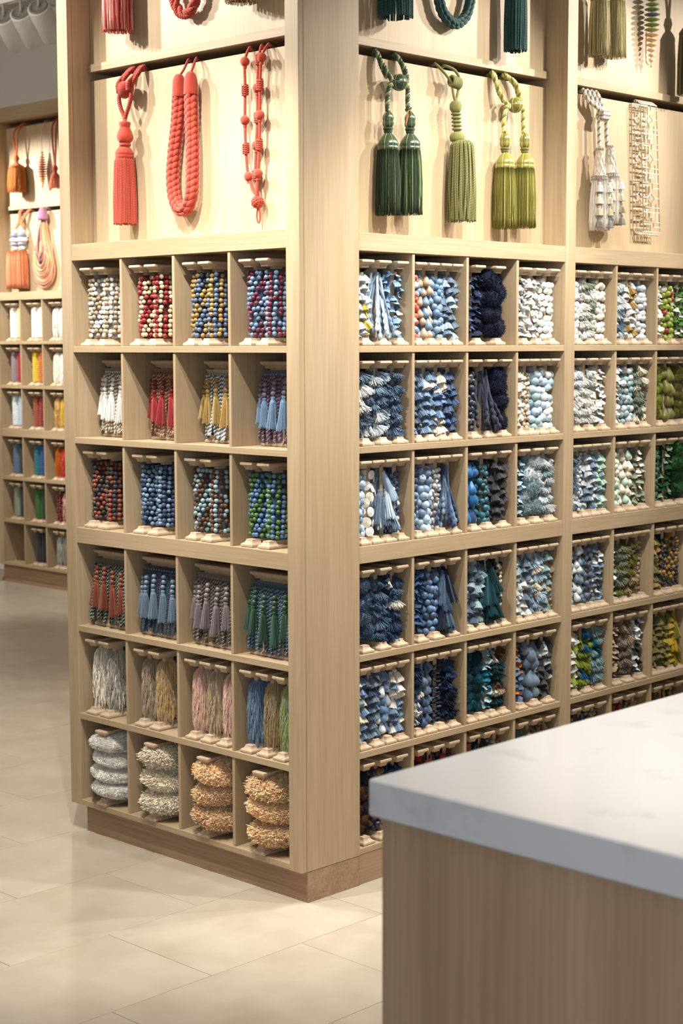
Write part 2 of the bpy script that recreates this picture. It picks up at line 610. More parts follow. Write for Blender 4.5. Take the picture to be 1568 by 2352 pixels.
def lamp_meshes():
    g = G()
    lathe(g, [(0.0, 0.0), (0.045, 0.0), (0.046, -0.004), (0.046, -0.150), (0.043, -0.152), (0.040, -0.140), (0.0, -0.138)], 24)
    body = g.mesh('lamp_body', M_LAMP)
    g = G()
    lathe(g, [(0.0, 0.006), (0.006, 0.006), (0.007, 0.003), (0.030, 0.003), (0.032, 0.006), (0.038, 0.005), (0.039, 0.0)], 24)
    cap = g.mesh('lamp_cap', M_LAMPCAP)
    g = G()
    tubes(g, np.array([[[0, 0, 0.0], [0, 0, 0.10]]]), 0.006, 8, ref=(1, 0, 0))
    stem = g.mesh('lamp_stem', M_LAMP)
    return body, cap, stem


L_BODY, L_CAP, L_STEM = lamp_meshes()
SP_NAMES = ['lighting the red tassels', 'lighting the coral rope', 'lighting the bead cubbies', 'lighting the fringe cubbies', 'lighting the green tassels', 'lighting the dark green tassel',
            'lighting the white tassel', 'lighting the blue cubbies', 'lighting the long shelf wall', 'over the aisle floor', 'over the white countertop', 'added out of view to light the orange tassels', 'added out of view to light the far cubbies',
            'first from the frame edge of the three in view', 'middle one of the three hanging in view', 'nearest the shelf post of the three in view']
for i, (pos, aim, watts, deg, bl) in enumerate(SPOTS):
    d = (Vector(aim) - Vector(pos)).normalized()
    t = empty('track_spotlight', 'white cylinder ceiling spotlight ' + SP_NAMES[i], 'spotlight', pos, group='track spotlights')
    q = d.to_track_quat('-Z', 'Y').to_matrix().to_4x4() @ Matrix.Scale(1.2, 4)
    back = Matrix.Translation(-d * 0.0) @ q
    put('body', L_BODY, t, mat4=q)
    put('cap', L_CAP, t, mat4=q)
    h = (3.10 if i >= 13 else 3.16) - pos[2]
    put('stem', L_STEM, t, mat4=Matrix.Diagonal((1, 1, h / 0.10, 1)))
    l = bpy.data.lights.new('spot', 'SPOT')
    l.energy, l.color, l.spot_size, l.spot_blend, l.shadow_soft_size = watts, WARM, math.radians(deg), bl, 0.022
    lo = bpy.data.objects.new('lamp', l)
    COL.objects.link(lo)
    lo.parent = t
    lo.matrix_local = Matrix.Translation(d * 0.20) @ q.normalized()
tr = empty('ceiling_track', 'white ceiling track carrying the three visible spotlights', 'track', (0, 0, 0))
board('rail', M_LAMP, tr, -4.6, -2.6, 1.58, 1.62, 3.10, 3.13)
for x in (-4.4, -2.8):
    board('hanger', M_LAMP, tr, x - 0.006, x + 0.006, 1.594, 1.606, 3.13, 3.6)
for nm, lab, q in (('ceiling_track', 'white ceiling track above the corner shelf', (-2.1, 1.0, -0.97, -0.93)), ('ceiling_track', 'white ceiling track above the long shelf wall', (0.93, 0.97, -0.2, 2.9))):
    t2 = empty(nm, lab, 'track')
    board('rail', M_LAMP, t2, q[0], q[1], q[2], q[3], 3.16, 3.19)
    for e in (0.1, 0.9):
        x, y = q[0] + (q[1] - q[0]) * e, q[2] + (q[3] - q[2]) * e
        board('hanger', M_LAMP, t2, x - 0.006, x + 0.006, y - 0.006, y + 0.006, 3.19, 3.6)

# ------------------------------------------------------------------ spools of trimming: shared meshes
SH = 0.232                                                  # spool height


def flange(w, d, top):
    """ogee-edged wooden end block, W wide, D deep, centred, standing on z = 0 (or hanging under z = SH)"""
    ring = [(0.0, 0.0016), (0.0018, 0.0), (0.0062, 0.0), (0.0085, 0.0016), (0.0105, 0.0052), (0.0130, 0.0082), (0.0165, 0.0102), (0.0205, 0.0110), (0.0210, 0.0118)]
    V, Q = [], []
    for z, ins in ring:
        a, b = w / 2 - ins, d / 2 - ins
        zz = SH - z if top else z
        V += [(-a, -b, zz), (a, -b, zz), (a, b, zz), (-a, b, zz)]
    for i in range(len(ring) - 1):
        for j in range(4):
            k = (j + 1) % 4
            q = [4 * i + j, 4 * i + k, 4 * i + 4 + k, 4 * i + 4 + j]
            Q.append(q[::-1] if top else q)
    e = 4 * (len(ring) - 1)
    for q in ([0, 3, 2, 1], [e, e + 1, e + 2, e + 3]):
        Q.append(q[::-1] if top else q)
    g = G()
    g.add(V, Q)
    return g.mesh('flange', W_BE, False)


FL = {}


def flanges(w, d):
    if (w, d) not in FL:
        FL[(w, d)] = (flange(w, d, False), flange(w, d, True))
    return FL[(w, d)]


def proto(name, mat, f, n=1):
    out = []
    for _ in range(n):
        g = G()
        f(g)
        out.append(g.mesh(name, mat))
    return out


def p_bead(g):
    t = np.linspace(0.0, PI, 8)
    pr = [(0.12, 0.55), (0.16, 0.93)] + [(math.sin(x), 0.98 * math.cos(x)) for x in t[1:-1]] + [(0.16, -0.93), (0.12, -0.55)]
    lathe(g, pr, 14)


def p_drop(g):
    lathe(g, [(0.02, 0.0), (0.16, -0.03), (0.19, -0.15), (0.27, -0.38), (0.36, -0.62), (0.36, -0.78), (0.27, -0.93), (0.03, -1.0)], 12)


def p_bell(g):
    lathe(g, [(0.02, 0.0), (0.15, -0.04), (0.19, -0.14), (0.12, -0.25)], 12, v=0.55)
    lathe(g, [(0.12, -0.24), (0.26, -0.33), (0.33, -0.55), (0.40, -0.80), (0.45, -1.0)], 18, pleat=0.06, npl=9, jit=0.10, v=0.5)
    lathe(g, [(0.45, -1.0), (0.20, -0.90), (0.01, -0.86)], 18, jit=0.12, v=0.1)
    a = rng.uniform(0, 2 * PI, 44)
    st = np.array([[(0.20 * math.cos(x), 0.20 * math.sin(x), -0.28), (0.34 * math.cos(x), 0.34 * math.sin(x), -0.5), (0.43 * math.cos(x), 0.43 * math.sin(x), -0.8), (0.49 * math.cos(x), 0.49 * math.sin(x), -0.98 - rnd.uniform(0, 0.09))] for x in a])
    tubes(g, st, 0.020, 3, v=rng.uniform(0.1, 1.0, 44))


def p_fan(g):
    lathe(g, [(0.02, 0.0), (0.13, -0.05), (0.10, -0.16)], 8, v=0.4)
    n = 120
    a = rng.uniform(-1.0, 1.0, n)
    y = rng.uniform(-0.24, 0.24, n)
    L = rng.uniform(0.80, 1.05, n)
    st = np.zeros((n, 4, 3))
    for k, t in enumerate((0.0, 0.35, 0.7, 1.0)):
        st[:, k, 0] = 0.06 * a + np.sin(a * 0.72) * t * L * 0.95
        st[:, k, 1] = y * (0.3 + t)
        st[:, k, 2] = -0.14 - np.cos(a * 0.72) * t * L * 0.88
    tubes(g, st, np.array([0.03, 0.033, 0.030, 0.024]), 3, v=rng.uniform(0.2, 0.9, n))
    lathe(g, [(0.03, -0.1), (0.2, -0.35), (0.42, -0.72), (0.05, -0.78)], 12, sq=0.4, v=0.25)


def p_petal(g):
    # a soft folded cup of felt
    u = np.linspace(-1, 1, 7)
    w = np.linspace(0, 1, 5)
    V = [(a * (0.25 + 0.35 * b), 0.32 * a * a * b - 0.35 * b, -b * (1 - 0.25 * abs(a)) + 0.05 * math.sin(5 * a)) for b in w for a in u]
    Q = [[i * 7 + j, i * 7 + j + 1, i * 7 + j + 8, i * 7 + j + 7] for i in range(4) for j in range(6)]
    g.add(V, Q, None, [0.25 + 0.6 * b for b in w for a in u])
    V2 = [(x * 0.96, y + 0.09, z * 0.94) for x, y, z in V]
    g.add(V2, [q[::-1] for q in Q], None, 0.15)
    lathe(g, [(0.02, 0.06), (0.22, 0.0), (0.28, -0.15), (0.12, -0.3)], 8, v=0.5)


def hairy(g, n, c, r0, r1, rad, jit=0.12, squash=1.0, seg=2):
    d = nrm(rng.normal(size=(n, 3)))
    d2 = nrm(d + jit * rng.normal(size=(n, 3)))
    L = rng.uniform(0.85, 1.06, n)[:, None]
    st = [d * r0, (d * 0.55 + d2 * 0.45) * (r0 + r1) / 2 * L, d2 * r1 * L]
    P = np.stack(st, 1) * np.array([1, 1, squash]) + np.asarray(c)
    tubes(g, P, np.array([rad, rad, rad * 0.7]), 3, v=rng.uniform(0.05, 1, n), p=(rng.random(n) < 0.3) * 1.0)


def p_pom(g):
    sphere(g, (0, 0, 0), 0.80, 14, 9, v=0.3)
    hairy(g, 900, (0, 0, 0), 0.55, 1.0, 0.026, 0.16)


def p_disc(g):
    lathe(g, [(0.03, 0.22), (0.35, 0.26), (0.8, 0.30), (1.0, 0.12), (1.0, -0.12), (0.8, -0.30), (0.35, -0.26), (0.03, -0.22)], 16)


def p_button(g):
    # flat wound cord rosette seen face on: axis along y
    for k in range(4):
        r = 0.2 + 0.24 * k
        a = np.linspace(0, 2 * PI, 17)
        tubes(g, np.stack([r * np.cos(a), -0.12 + 0.04 * k + 0 * a, r * np.sin(a)], 1), 0.15, 5, v=0.45 + 0.15 * (k % 2), ref=(0, 1, 0.01))
    lathe(g, [(0.02, 0.1), (0.14, 0.06), (0.14, -0.06), (0.02, -0.1)], 8)


def p_long(g):
    n = 180
    a, q = rng.uniform(0, 2 * PI, n), np.sqrt(rng.uniform(0.15, 1, n))
    L = rng.uniform(0.92, 1.03, n)
    st = np.zeros((n, 5, 3))
    for k, (z, r) in enumerate(((-0.10, 0.05), (-0.2, 0.09), (-0.45, 0.12), (-0.75, 0.15), (-1.0, 0.19))):
        st[:, k] = np.stack([q * r * np.cos(a), q * r * np.sin(a), z * L], 1)
    tubes(g, st, 0.0085, 3, v=rng.uniform(0.3, 0.85, n), p=(rng.random(n) < 0.22) * 1.0)
    lathe(g, [(0.012, 0.0), (0.06, -0.02), (0.075, -0.06), (0.05, -0.10), (0.07, -0.13), (0.085, -0.2)], 12, v=0.5)


def p_cord2(L, r, pitch):
    def f(g):
        n = int(L / pitch * 5)
        z = np.linspace(0, -L, n)
        ph = rng.uniform(0, 6)
        bx, by = 0.004 * np.sin(z * 25 + ph) * (z / -L), -0.006 * (z / -L) ** 2 + 0.003 * np.cos(z * 19 + ph) * (z / -L)
        for j in range(2):
            a = z / pitch * 2 * PI + j * PI
            tubes(g, np.stack([bx + r * 0.45 * np.cos(a), by + r * 0.45 * np.sin(a), z], 1), r * 0.62, 5, v=0.5, p=float(j))
        m = 9
        a = rng.uniform(0, 2 * PI, m)
        e = np.array([bx[-1], by[-1], -L])
        tubes(g, np.stack([[e + (0.5 * r * math.cos(x), 0.5 * r * math.sin(x), 0.001), e + (r * math.cos(x), r * math.sin(x), -0.0025)] for x in a]), 0.0007, 3, v=0.6, p=0.5)
    return f


def p_cord1(g):
    z = np.linspace(0, -1, 12)
    ph = rng.uniform(0, 6)
    tubes(g, np.stack([0.02 * np.sin(6 * z + ph), -0.05 * z * z + 0.015 * np.cos(7 * z + ph), z], 1), 0.024, 6, v=0.5)
    for k in range(3):
        sphere(g, (0.02 * math.sin(6 * (-0.7 - 0.12 * k) + ph), -0.05 * (0.7 + 0.12 * k) ** 2, -0.7 - 0.13 * k), 0.038, 8, 6, 1.6, v=0.65)


PR = {
    'bead': proto('bead', M_SILK, p_bead), 'drop': proto('drop', M_SILK, p_drop), 'bell': proto('tassel', M_TASS, p_bell, 3), 'fan': proto('tuft', M_YARN, p_fan, 3),
    'petal': proto('petal', M_YARN, p_petal, 2), 'pom': proto('pompom', M_YARN, p_pom, 3), 'disc': proto('disc', M_SILK, p_disc), 'button': proto('button', M_CORD, p_button),
    'long': proto('tassel', M_YARN, p_long, 3), 'cord': proto('cord', M_CORD, p_cord1, 3), 'bullion': proto('cord', M_CORD, p_cord2(0.176, 0.0043, 0.011), 4),
}


def p_tape(r, z0, z1, ribs, depth):
    def f(g):
        n = ribs * 4
        pr = [(0.001, z1)] + [(r * (1 - depth * 0.5 * (1 - math.cos(2 * PI * ribs * t))), z1 + (z0 - z1) * t) for t in np.linspace(0, 1, n + 1)] + [(0.001, z0)]
        lathe(g, pr, 18)
    return f


TAPE = proto('tape', M_CORD, p_tape(0.0195, 0.022, 0.204, 9, 0.06))[0]
RIBBED = proto('ribbed_tape', M_CORD, p_tape(0.031, 0.024, 0.206, 15, 0.10))[0]
g = G()
g.add(*cbox(-0.007, 0.007, -0.017, 0.017, 0.02, SH - 0.02, 0.0015))
POST = g.mesh('post', W_BE, False)


def m_yarn(g):
    """long cut fringe that swells below the head and hangs in overlapping layers"""
    n = 950
    a = rng.uniform(0, 2 * PI, n)
    z0 = np.where(rng.random(n) < 0.2, 0.203, rng.uniform(0.055, 0.2, n))
    L = np.where(z0 > 0.2025, rng.uniform(0.04, 0.085, n), rng.uniform(0.028, 0.055, n))
    L = np.minimum(L, z0 - 0.012)
    k = 6
    t = np.linspace(0, 1, k)[None]
    base = np.where(z0 > 0.2025, 0.010, 0.0255 + 0.005 * np.sin((0.2 - z0) * 22))[:, None]
    top = (z0 > 0.2025)[:, None]
    r = np.where(top, base + 0.027 * np.clip(1.5 * t, 0, 1) ** 0.8, base + 0.0115 * np.sin(t * 2.0)) + rng.uniform(-0.003, 0.004, (n, 1)) * (0.3 + t)
    z = z0[:, None] - L[:, None] * t ** np.where(top, 1.6, 1.15)
    aa = a[:, None] + rng.uniform(-0.14, 0.14, (n, 1)) * t
    P = np.stack([r * np.sin(aa), -r * np.cos(aa), z], -1)
    tubes(g, P, 0.00098, 3, v=np.clip(rng.normal(0.78, 0.24, n), 0.05, 1.2), p=(rng.random(n) < 0.3) * 1.0)
    lathe(g, [(0.006, 0.204), (0.014, 0.20), (0.025, 0.17), (0.028, 0.1), (0.026, 0.03), (0.004, 0.024)], 12, v=0.15)


YARN = proto('cut_fringe', M_YARN, m_yarn, 3)


def m_lobe(g):
    """one fat ring of thick ruched brush fringe"""
    nt = 230
    d = nrm(rng.normal(size=(nt, 3)) * np.array([1, 1, 0.85]))
    sphere(g, (0, 0, 0), 0.88, 18, 11, 0.6, v=0.85)
    for c in d:
        m = 20
        e = nrm(c + 0.26 * rng.normal(size=(m, 3)))
        L = rng.uniform(0.90, 1.02, (m, 1)) * rng.uniform(0.95, 1.03)
        bend = 0.05 * rng.normal(size=(m, 3))
        P = np.stack([c * 0.5 + 0 * e, (c * 0.5 + e * 0.32 * L), (e * 0.92 * L + c * 0.08 + bend * 0.5), (e + bend) * L], 1) * np.array([1, 1, 0.62])
        tubes(g, P, np.array([0.014, 0.019, 0.020, 0.017]), 3, v=np.clip(rng.normal(0.85, 0.22, m), 0.1, 1.3), p=(rng.random(m) < 0.15) * 1.0)


def m_fur(g):
    sphere(g, (0, 0, 0), 0.88, 18, 11, 0.6, v=0.8)
    d = nrm(rng.normal(size=(5200, 3)))
    d2 = nrm(d + 0.22 * np.sin(d[:, [1, 2, 0]] * 9 + 1.3) + 0.10 * rng.normal(size=d.shape))
    L = rng.uniform(0.95, 1.04, (len(d), 1)) + 0.03 * np.sin(d[:, :1] * 11) * np.sin(d[:, 1:2] * 9)
    P = np.stack([d * 0.84, (d * 0.94 + d2 * 0.02), d2 * L], 1) * np.array([1, 1, 0.62])
    tubes(g, P, np.array([0.011, 0.012, 0.008]), 3, v=np.clip(rng.normal(0.85, 0.2, len(d)), 0.2, 1.3), p=(rng.random(len(d)) < 0.1) * 1.0)


LOBE = proto('brush_fringe', M_YARN, m_lobe, 3)
FUR = proto('brush_fringe', M_YARN, m_fur, 2)


def twist_x(rx, rz, x, y, z, s):
    return Matrix.Translation((x, y, z)) @ Matrix.Rotation(rz, 4, 'Z') @ Matrix.Rotation(rx, 4, 'X') @ Matrix.Diagonal((s, s, s, 1))


# name of the thing, words of the label, rows, row pitch, number round, radius, size, tilt, jitter of angles
ST = {
    'ball': ('ball_trim_spool', 'ball trim', 9, 0.0200, 9, 0.0270, 0.0098, 0.0, 0.35),
    'bigball': ('ball_trim_spool', 'big ball trim', 8, 0.0235, 7, 0.0265, 0.0125, 0.0, 0.35),
    'small': ('bead_trim_spool', 'small bead trim', 13, 0.0138, 9, 0.0235, 0.0062, 0.0, 0.25),
    'drop': ('drop_trim_spool', 'wooden drop trim', 6, 0.0290, 8, 0.0235, 0.0300, 0.25, 0.3),
    'oval': ('drop_trim_spool', 'long oval trim', 4, 0.0440, 6, 0.0230, 0.0460, 0.15, 0.3),
    'bell': ('tassel_trim_spool', 'bell tassel trim', 7, 0.0250, 9, 0.0215, 0.0290, 0.38, 0.3),
    'fan': ('tuft_trim_spool', 'fan tuft trim', 6, 0.0285, 7, 0.0195, 0.0350, 0.55, 0.5),
    'petal': ('petal_trim_spool', 'petal ruffle trim', 9, 0.0195, 9, 0.0235, 0.0210, 0.55, 0.5),
    'pom': ('pompom_trim_spool', 'pompom trim', 6, 0.0290, 6, 0.0205, 0.0190, 0.0, 0.5),
    'bigpom': ('pompom_trim_spool', 'big pompom trim', 4, 0.0440, 4, 0.0210, 0.0300, 0.0, 0.6),
    'disc': ('disc_trim_spool', 'stacked disc trim', 16, 0.0112, 8, 0.0245, 0.0085, 0.12, 0.2),
    'button': ('button_trim_spool', 'spiral button trim', 7, 0.0255, 5, 0.0265, 0.0125, 0.0, 0.25),
    'long': ('tassel_trim_spool', 'long tassel trim', 3, 0.0420, 8, 0.0230, 0.0880, 0.20, 0.35),
    'cord': ('cord_fringe_spool', 'cord fringe', 3, 0.0140, 15, 0.0230, 0.1500, 0.08, 0.4),
}
MESH_OF = {'bigpom': 'pom', 'ball': 'bead', 'bigball': 'bead', 'small': 'bead', 'oval': 'drop'}
ORD = ['first', 'second', 'third', 'fourth', 'fifth', 'sixth', 'seventh']
UNITS = {'A': ('corner shelf', Matrix.Translation((-1.0268, 0, 0)), CA), 'B': ('wall shelf', Matrix.Translation((-0.0025, 0, 0)) @ Matrix.Rotation(PI / 2, 4, 'Z'), CB1 + CB2),
         'C': ('far shelf', Matrix.Translation((CXL, 2.97, 0.03)), CC)}


def spool(unit, row, ci, k, n, style, cols):
    words, U, cells = UNITS[unit]
    c0, c1 = cells[ci]
    names = cols
    rgb = [lin(PAL[c]) if style in ('yarn', 'lobe') else pc(c) for c in names]
    w, d, y0 = 0.044 if n > 3 else 0.047, 0.112, 0.006
    if unit == 'A':
        w, y0 = 0.047, 0.013
    xs = {1: [0.104 if style == 'lobe' else 0.118], 2: [0.056, 0.150], 3: [0.044, 0.1135, 0.183], 4: [0.033, 0.0855, 0.138, 0.1905]}[n]
    if unit == 'A' and n == 2:
        xs = [0.046, 0.113]
    if unit == 'A' and n == 3:
        xs = [0.041, 0.107, 0.173]
    if unit == 'C' and n == 2:
        xs = [0.085, 0.150]
    if unit == 'A' and row == 4:
        y0 = 0.008
    if style == 'lobe':
        y0, w, d = -0.004, 0.047, 0.12
    if style == 'bullion':
        w, d, y0 = 0.182, 0.050, (0.085 if row == 1 else 0.042)
    pos = U @ Vector((c0 + xs[k], y0 + d / 2, ZS[row] + 0.0005))
    cw = ' and '.join(names[:2])
    nm, noun = {'bead': ('bead_trim_spool', 'bead trim'), 'bullion': ('bullion_fringe_spool', 'bullion fringe'), 'yarn': ('cut_fringe_spool', 'yarn fringe'), 'lobe': ('brush_fringe_spool', 'bushy fringe'),
                'ribbed': ('ribbed_tape_spool', 'ribbed tape')}.get(style) or ST[style][:2]
    which = ORD[k] + ' in ' if n > 1 else 'in '
    label = f'{cw} {noun.replace(" trim", "") if len((cw + noun).split()) > 6 else noun} spool {which}{ORD[ci]} cubby, {ORD[row]} row, {words}'
    r = empty(nm, label, 'trim spool', pos, U.to_euler().z + rnd.uniform(-0.03, 0.03), f'{noun} spools on the {words}')
    fb, ft = flanges(w, d)
    put('flange', fb, r)
    put('flange', ft, r)
    if style != 'lobe':
        if style == 'bullion':
            put('post', POST, r, mat4=Matrix.Diagonal((9.0, 0.8, 1, 1)))
        else:
            put('post', POST, r)
    dk = tuple(0.55 * x for x in rgb[0])
    if style == 'bead':
        put('tape', TAPE, r, col=tuple(0.3 * x for x in rgb[0]), col2=rgb[1])  # tape colour darkened to paint shade into the gaps between beads
        nc, slant = 12, (-0.27 if k == 0 else -0.02)
        ph = rnd.uniform(0, 1)
        for i in range(13):
            for j in range(nc):
                a = (j * 2 * PI / nc + ph + slant * i + rnd.uniform(-0.09, 0.09) + PI) % (2 * PI) - PI
                if abs(a) > 1.95 or rnd.random() < 0.05:
                    continue
                rr = 0.0270 + rnd.uniform(-0.0030, 0.0030)
                z = 0.1955 - 0.0137 * i + rnd.uniform(-0.0025, 0.0025)
                cc = rgb[(j // (2 if k == 0 else 1)) % 2] if rnd.random() < 0.9 else rgb[rnd.randrange(2)]
                put('bead', PR['bead'][0], r, mat4=twist_x(rnd.uniform(-0.9, 0.9), a, rr * math.sin(a), -rr * math.cos(a), z, 0.0066 * rnd.uniform(0.93, 1.05)), col=cc)
    elif style == 'bullion':
        base, second, tas, bd = rgb
        g = G()
        g.add(*cbox(-0.083, 0.083, -0.021, 0.021, 0.184, 0.207, 0.003))
        a = np.linspace(-0.084, 0.084, 60)
        tubes(g, np.stack([a, -0.0225 + 0 * a, 0.206 + 0.0012 * np.sin(a * 900)], 1), 0.0018, 4, v=0.7)
        tp = put('header_tape', g.mesh('header_tape', M_CORD), r, col=tuple(0.55 * x + 0.2 * y for x, y in zip(second, base)))
        for q in range(14):
            put('dot', PR['disc'][0], tp, mat4=Matrix.Translation((-0.076 + 0.0117 * q, -0.0212, 0.196)) @ Matrix.Rotation(PI / 2, 4, 'X') @ Matrix.Diagonal((0.0033, 0.0033, 0.004, 1)), col=(bd if q % 2 else tas))
        n1 = 21
        for q in range(n1 + 4):
            if q < n1:
                x, y = -0.081 + q * 0.0081, -0.0235
            else:
                x, y = -0.0865, -0.016 + (q - n1) * 0.0095
            sc = rnd.uniform(0.93, 1.02)
            put('cord', rnd.choice(PR['bullion']), r, mat4=Matrix.Translation((x, y + rnd.uniform(-0.002, 0.001), 0.190)) @ Matrix.Rotation(rnd.uniform(-0.02, 0.02), 4, 'Y') @ Matrix.Rotation(rnd.uniform(-0.10, 0.0), 4, 'X') @ Matrix.Rotation(rnd.uniform(0, 6.28), 4, 'Z') @ Matrix.Diagonal((1, 1, sc, 1)), col=base, col2=second)
        for x, y, L in ((-0.091, -0.024, 0.070), (-0.062, -0.036, 0.082), (-0.022, -0.040, 0.088), (0.018, -0.037, 0.096), (0.058, -0.036, 0.080)):
            tz = 0.138 + rnd.uniform(-0.008, 0.006)
            ts = put('tassel', rnd.choice(PR['long']), r, mat4=Matrix.Translation((x, y, tz)) @ Matrix.Rotation(rnd.uniform(-0.08, 0.08), 4, 'Y') @ Matrix.Diagonal((0.088, 0.088, L, 1)), col=tas, col2=tuple(0.6 * a + 0.4 * b for a, b in zip(tas, second)))
            for q in range(3):
                put('bead', PR['bead'][0], ts, mat4=Matrix.Diagonal((1 / 0.088, 1 / 0.088, 1 / L, 1)) @ Matrix.Translation((0.0015 * (q % 2), 0.002 * q, 0.0075 + 0.0142 * q)) @ Matrix.Diagonal((0.0071,) * 3 + (1,)), col=bd)
    elif style == 'yarn':
        o = put('cut_fringe', rnd.choice(YARN), r, col=rgb[0], col2=rgb[-1], kind='stuff')
        o.rotation_euler = (0, 0, rnd.choice((0, PI)))
        o.scale = (0.74, 0.86, 1)
    elif style == 'lobe':
        nl = int(names[2]) if len(names) > 2 else 3
        H = 0.205
        for q in range(nl):
            rad = (0.082 if q in (0, nl - 1) else 0.077) * rnd.uniform(0.97, 1.04)
            hz = H / nl / 2
            put('fringe_ring', FUR[q % 2] if nl == 4 else LOBE[q % 3], r, mat4=Matrix.Translation((rnd.uniform(-0.004, 0.006), 0.006, 0.019 + hz * 0.97 * (2 * q + 1))) @ Matrix.Rotation(rnd.uniform(-0.13, 0.13), 4, 'X') @ Matrix.Rotation(rnd.uniform(-0.13, 0.13), 4, 'Y') @ Matrix.Rotation(rnd.uniform(0, 6), 4, 'Z') @ Matrix.Diagonal((rad, rad, hz / 0.62 * 1.2, 1)), col=rgb[0], col2=rgb[1], kind='stuff')
    elif style == 'ribbed':
        put('ribbed_tape', RIBBED, r, col=rgb[0], col2=rgb[-1])
    else:
        _, _, rows, dz, per, rad, size, tilt, jit = ST[style]
        if n > 3:
            rad *= 0.88
        if n == 2:
            rad *= 1.2
            per += 2
        if style in ('ball', 'bigball', 'drop', 'bell', 'fan', 'button', 'long', 'small', 'disc', 'oval') or rnd.random() < 0.5:
            put('tape', TAPE, r, col=dk if rnd.random() < 0.6 else rgb[0], col2=rgb[-1], mat4=Matrix.Diagonal((0.8, 0.8, 1, 1)))
        wid = cells[ci][1] - c0
        zt = 0.186 if style not in ('bell', 'fan', 'drop', 'oval', 'long', 'cord', 'petal') else 0.199
        key = MESH_OF.get(style, style)
        for i in range(rows):
            z = zt - i * dz
            for j in range(per):
                a = ((j + 0.5 * (i % 2)) * 2 * PI / per + rnd.uniform(-1, 1) * jit * PI / per + PI) % (2 * PI) - PI
                if abs(a) > 2.0:
                    continue
                rr = rad * rnd.uniform(0.88, 1.12)
                zz = z + rnd.uniform(-0.3, 0.3) * dz
                sc = size * rnd.uniform(0.93, 1.20)
                sc = min(sc, max((zz - 0.004) / 1.08, 0.012)) if key in ('bell', 'fan', 'drop', 'petal', 'long', 'cord') else sc
                cc = rgb[0] if len(rgb) == 1 else (rgb[0] if rnd.random() < 0.66 else rnd.choice(rgb[1:]))
                ext = sc * {'bead': 1.0, 'pom': 1.08, 'button': 1.1, 'disc': 1.05, 'drop': 0.42, 'bell': 0.80, 'fan': 0.95, 'petal': 0.75, 'long': 0.5, 'cord': 0.28}[key] + 0.001
                px = min(max(rr * math.sin(a), ext - xs[k]), wid - xs[k] - ext)
                if key in ('bead', 'pom'):
                    mt = twist_x(rnd.uniform(-1.2, 1.2), a, px, -rr * math.cos(a), max(zz, 0.022), sc)
                elif key == 'button':
                    mt = twist_x(rnd.uniform(-0.3, 0.3), a, px, -rr * math.cos(a), max(zz, 0.03), sc)
                else:
                    mt = Matrix.Translation((px, -rr * math.cos(a), zz)) @ Matrix.Rotation(a, 4, 'Z') @ Matrix.Rotation(-tilt * rnd.uniform(0.5, 1.5), 4, 'X') @ Matrix.Rotation(rnd.uniform(-jit, jit), 4, 'Y') @ Matrix.Rotation(rnd.uniform(-0.6, 0.6), 4, 'Z') @ Matrix.Diagonal((sc, sc, sc, 1))
                me = rnd.choice(PR[key])
                put(me.name.split('.')[0], me, r, mat4=mt, col=cc, col2=rnd.choice(rgb))
    return r


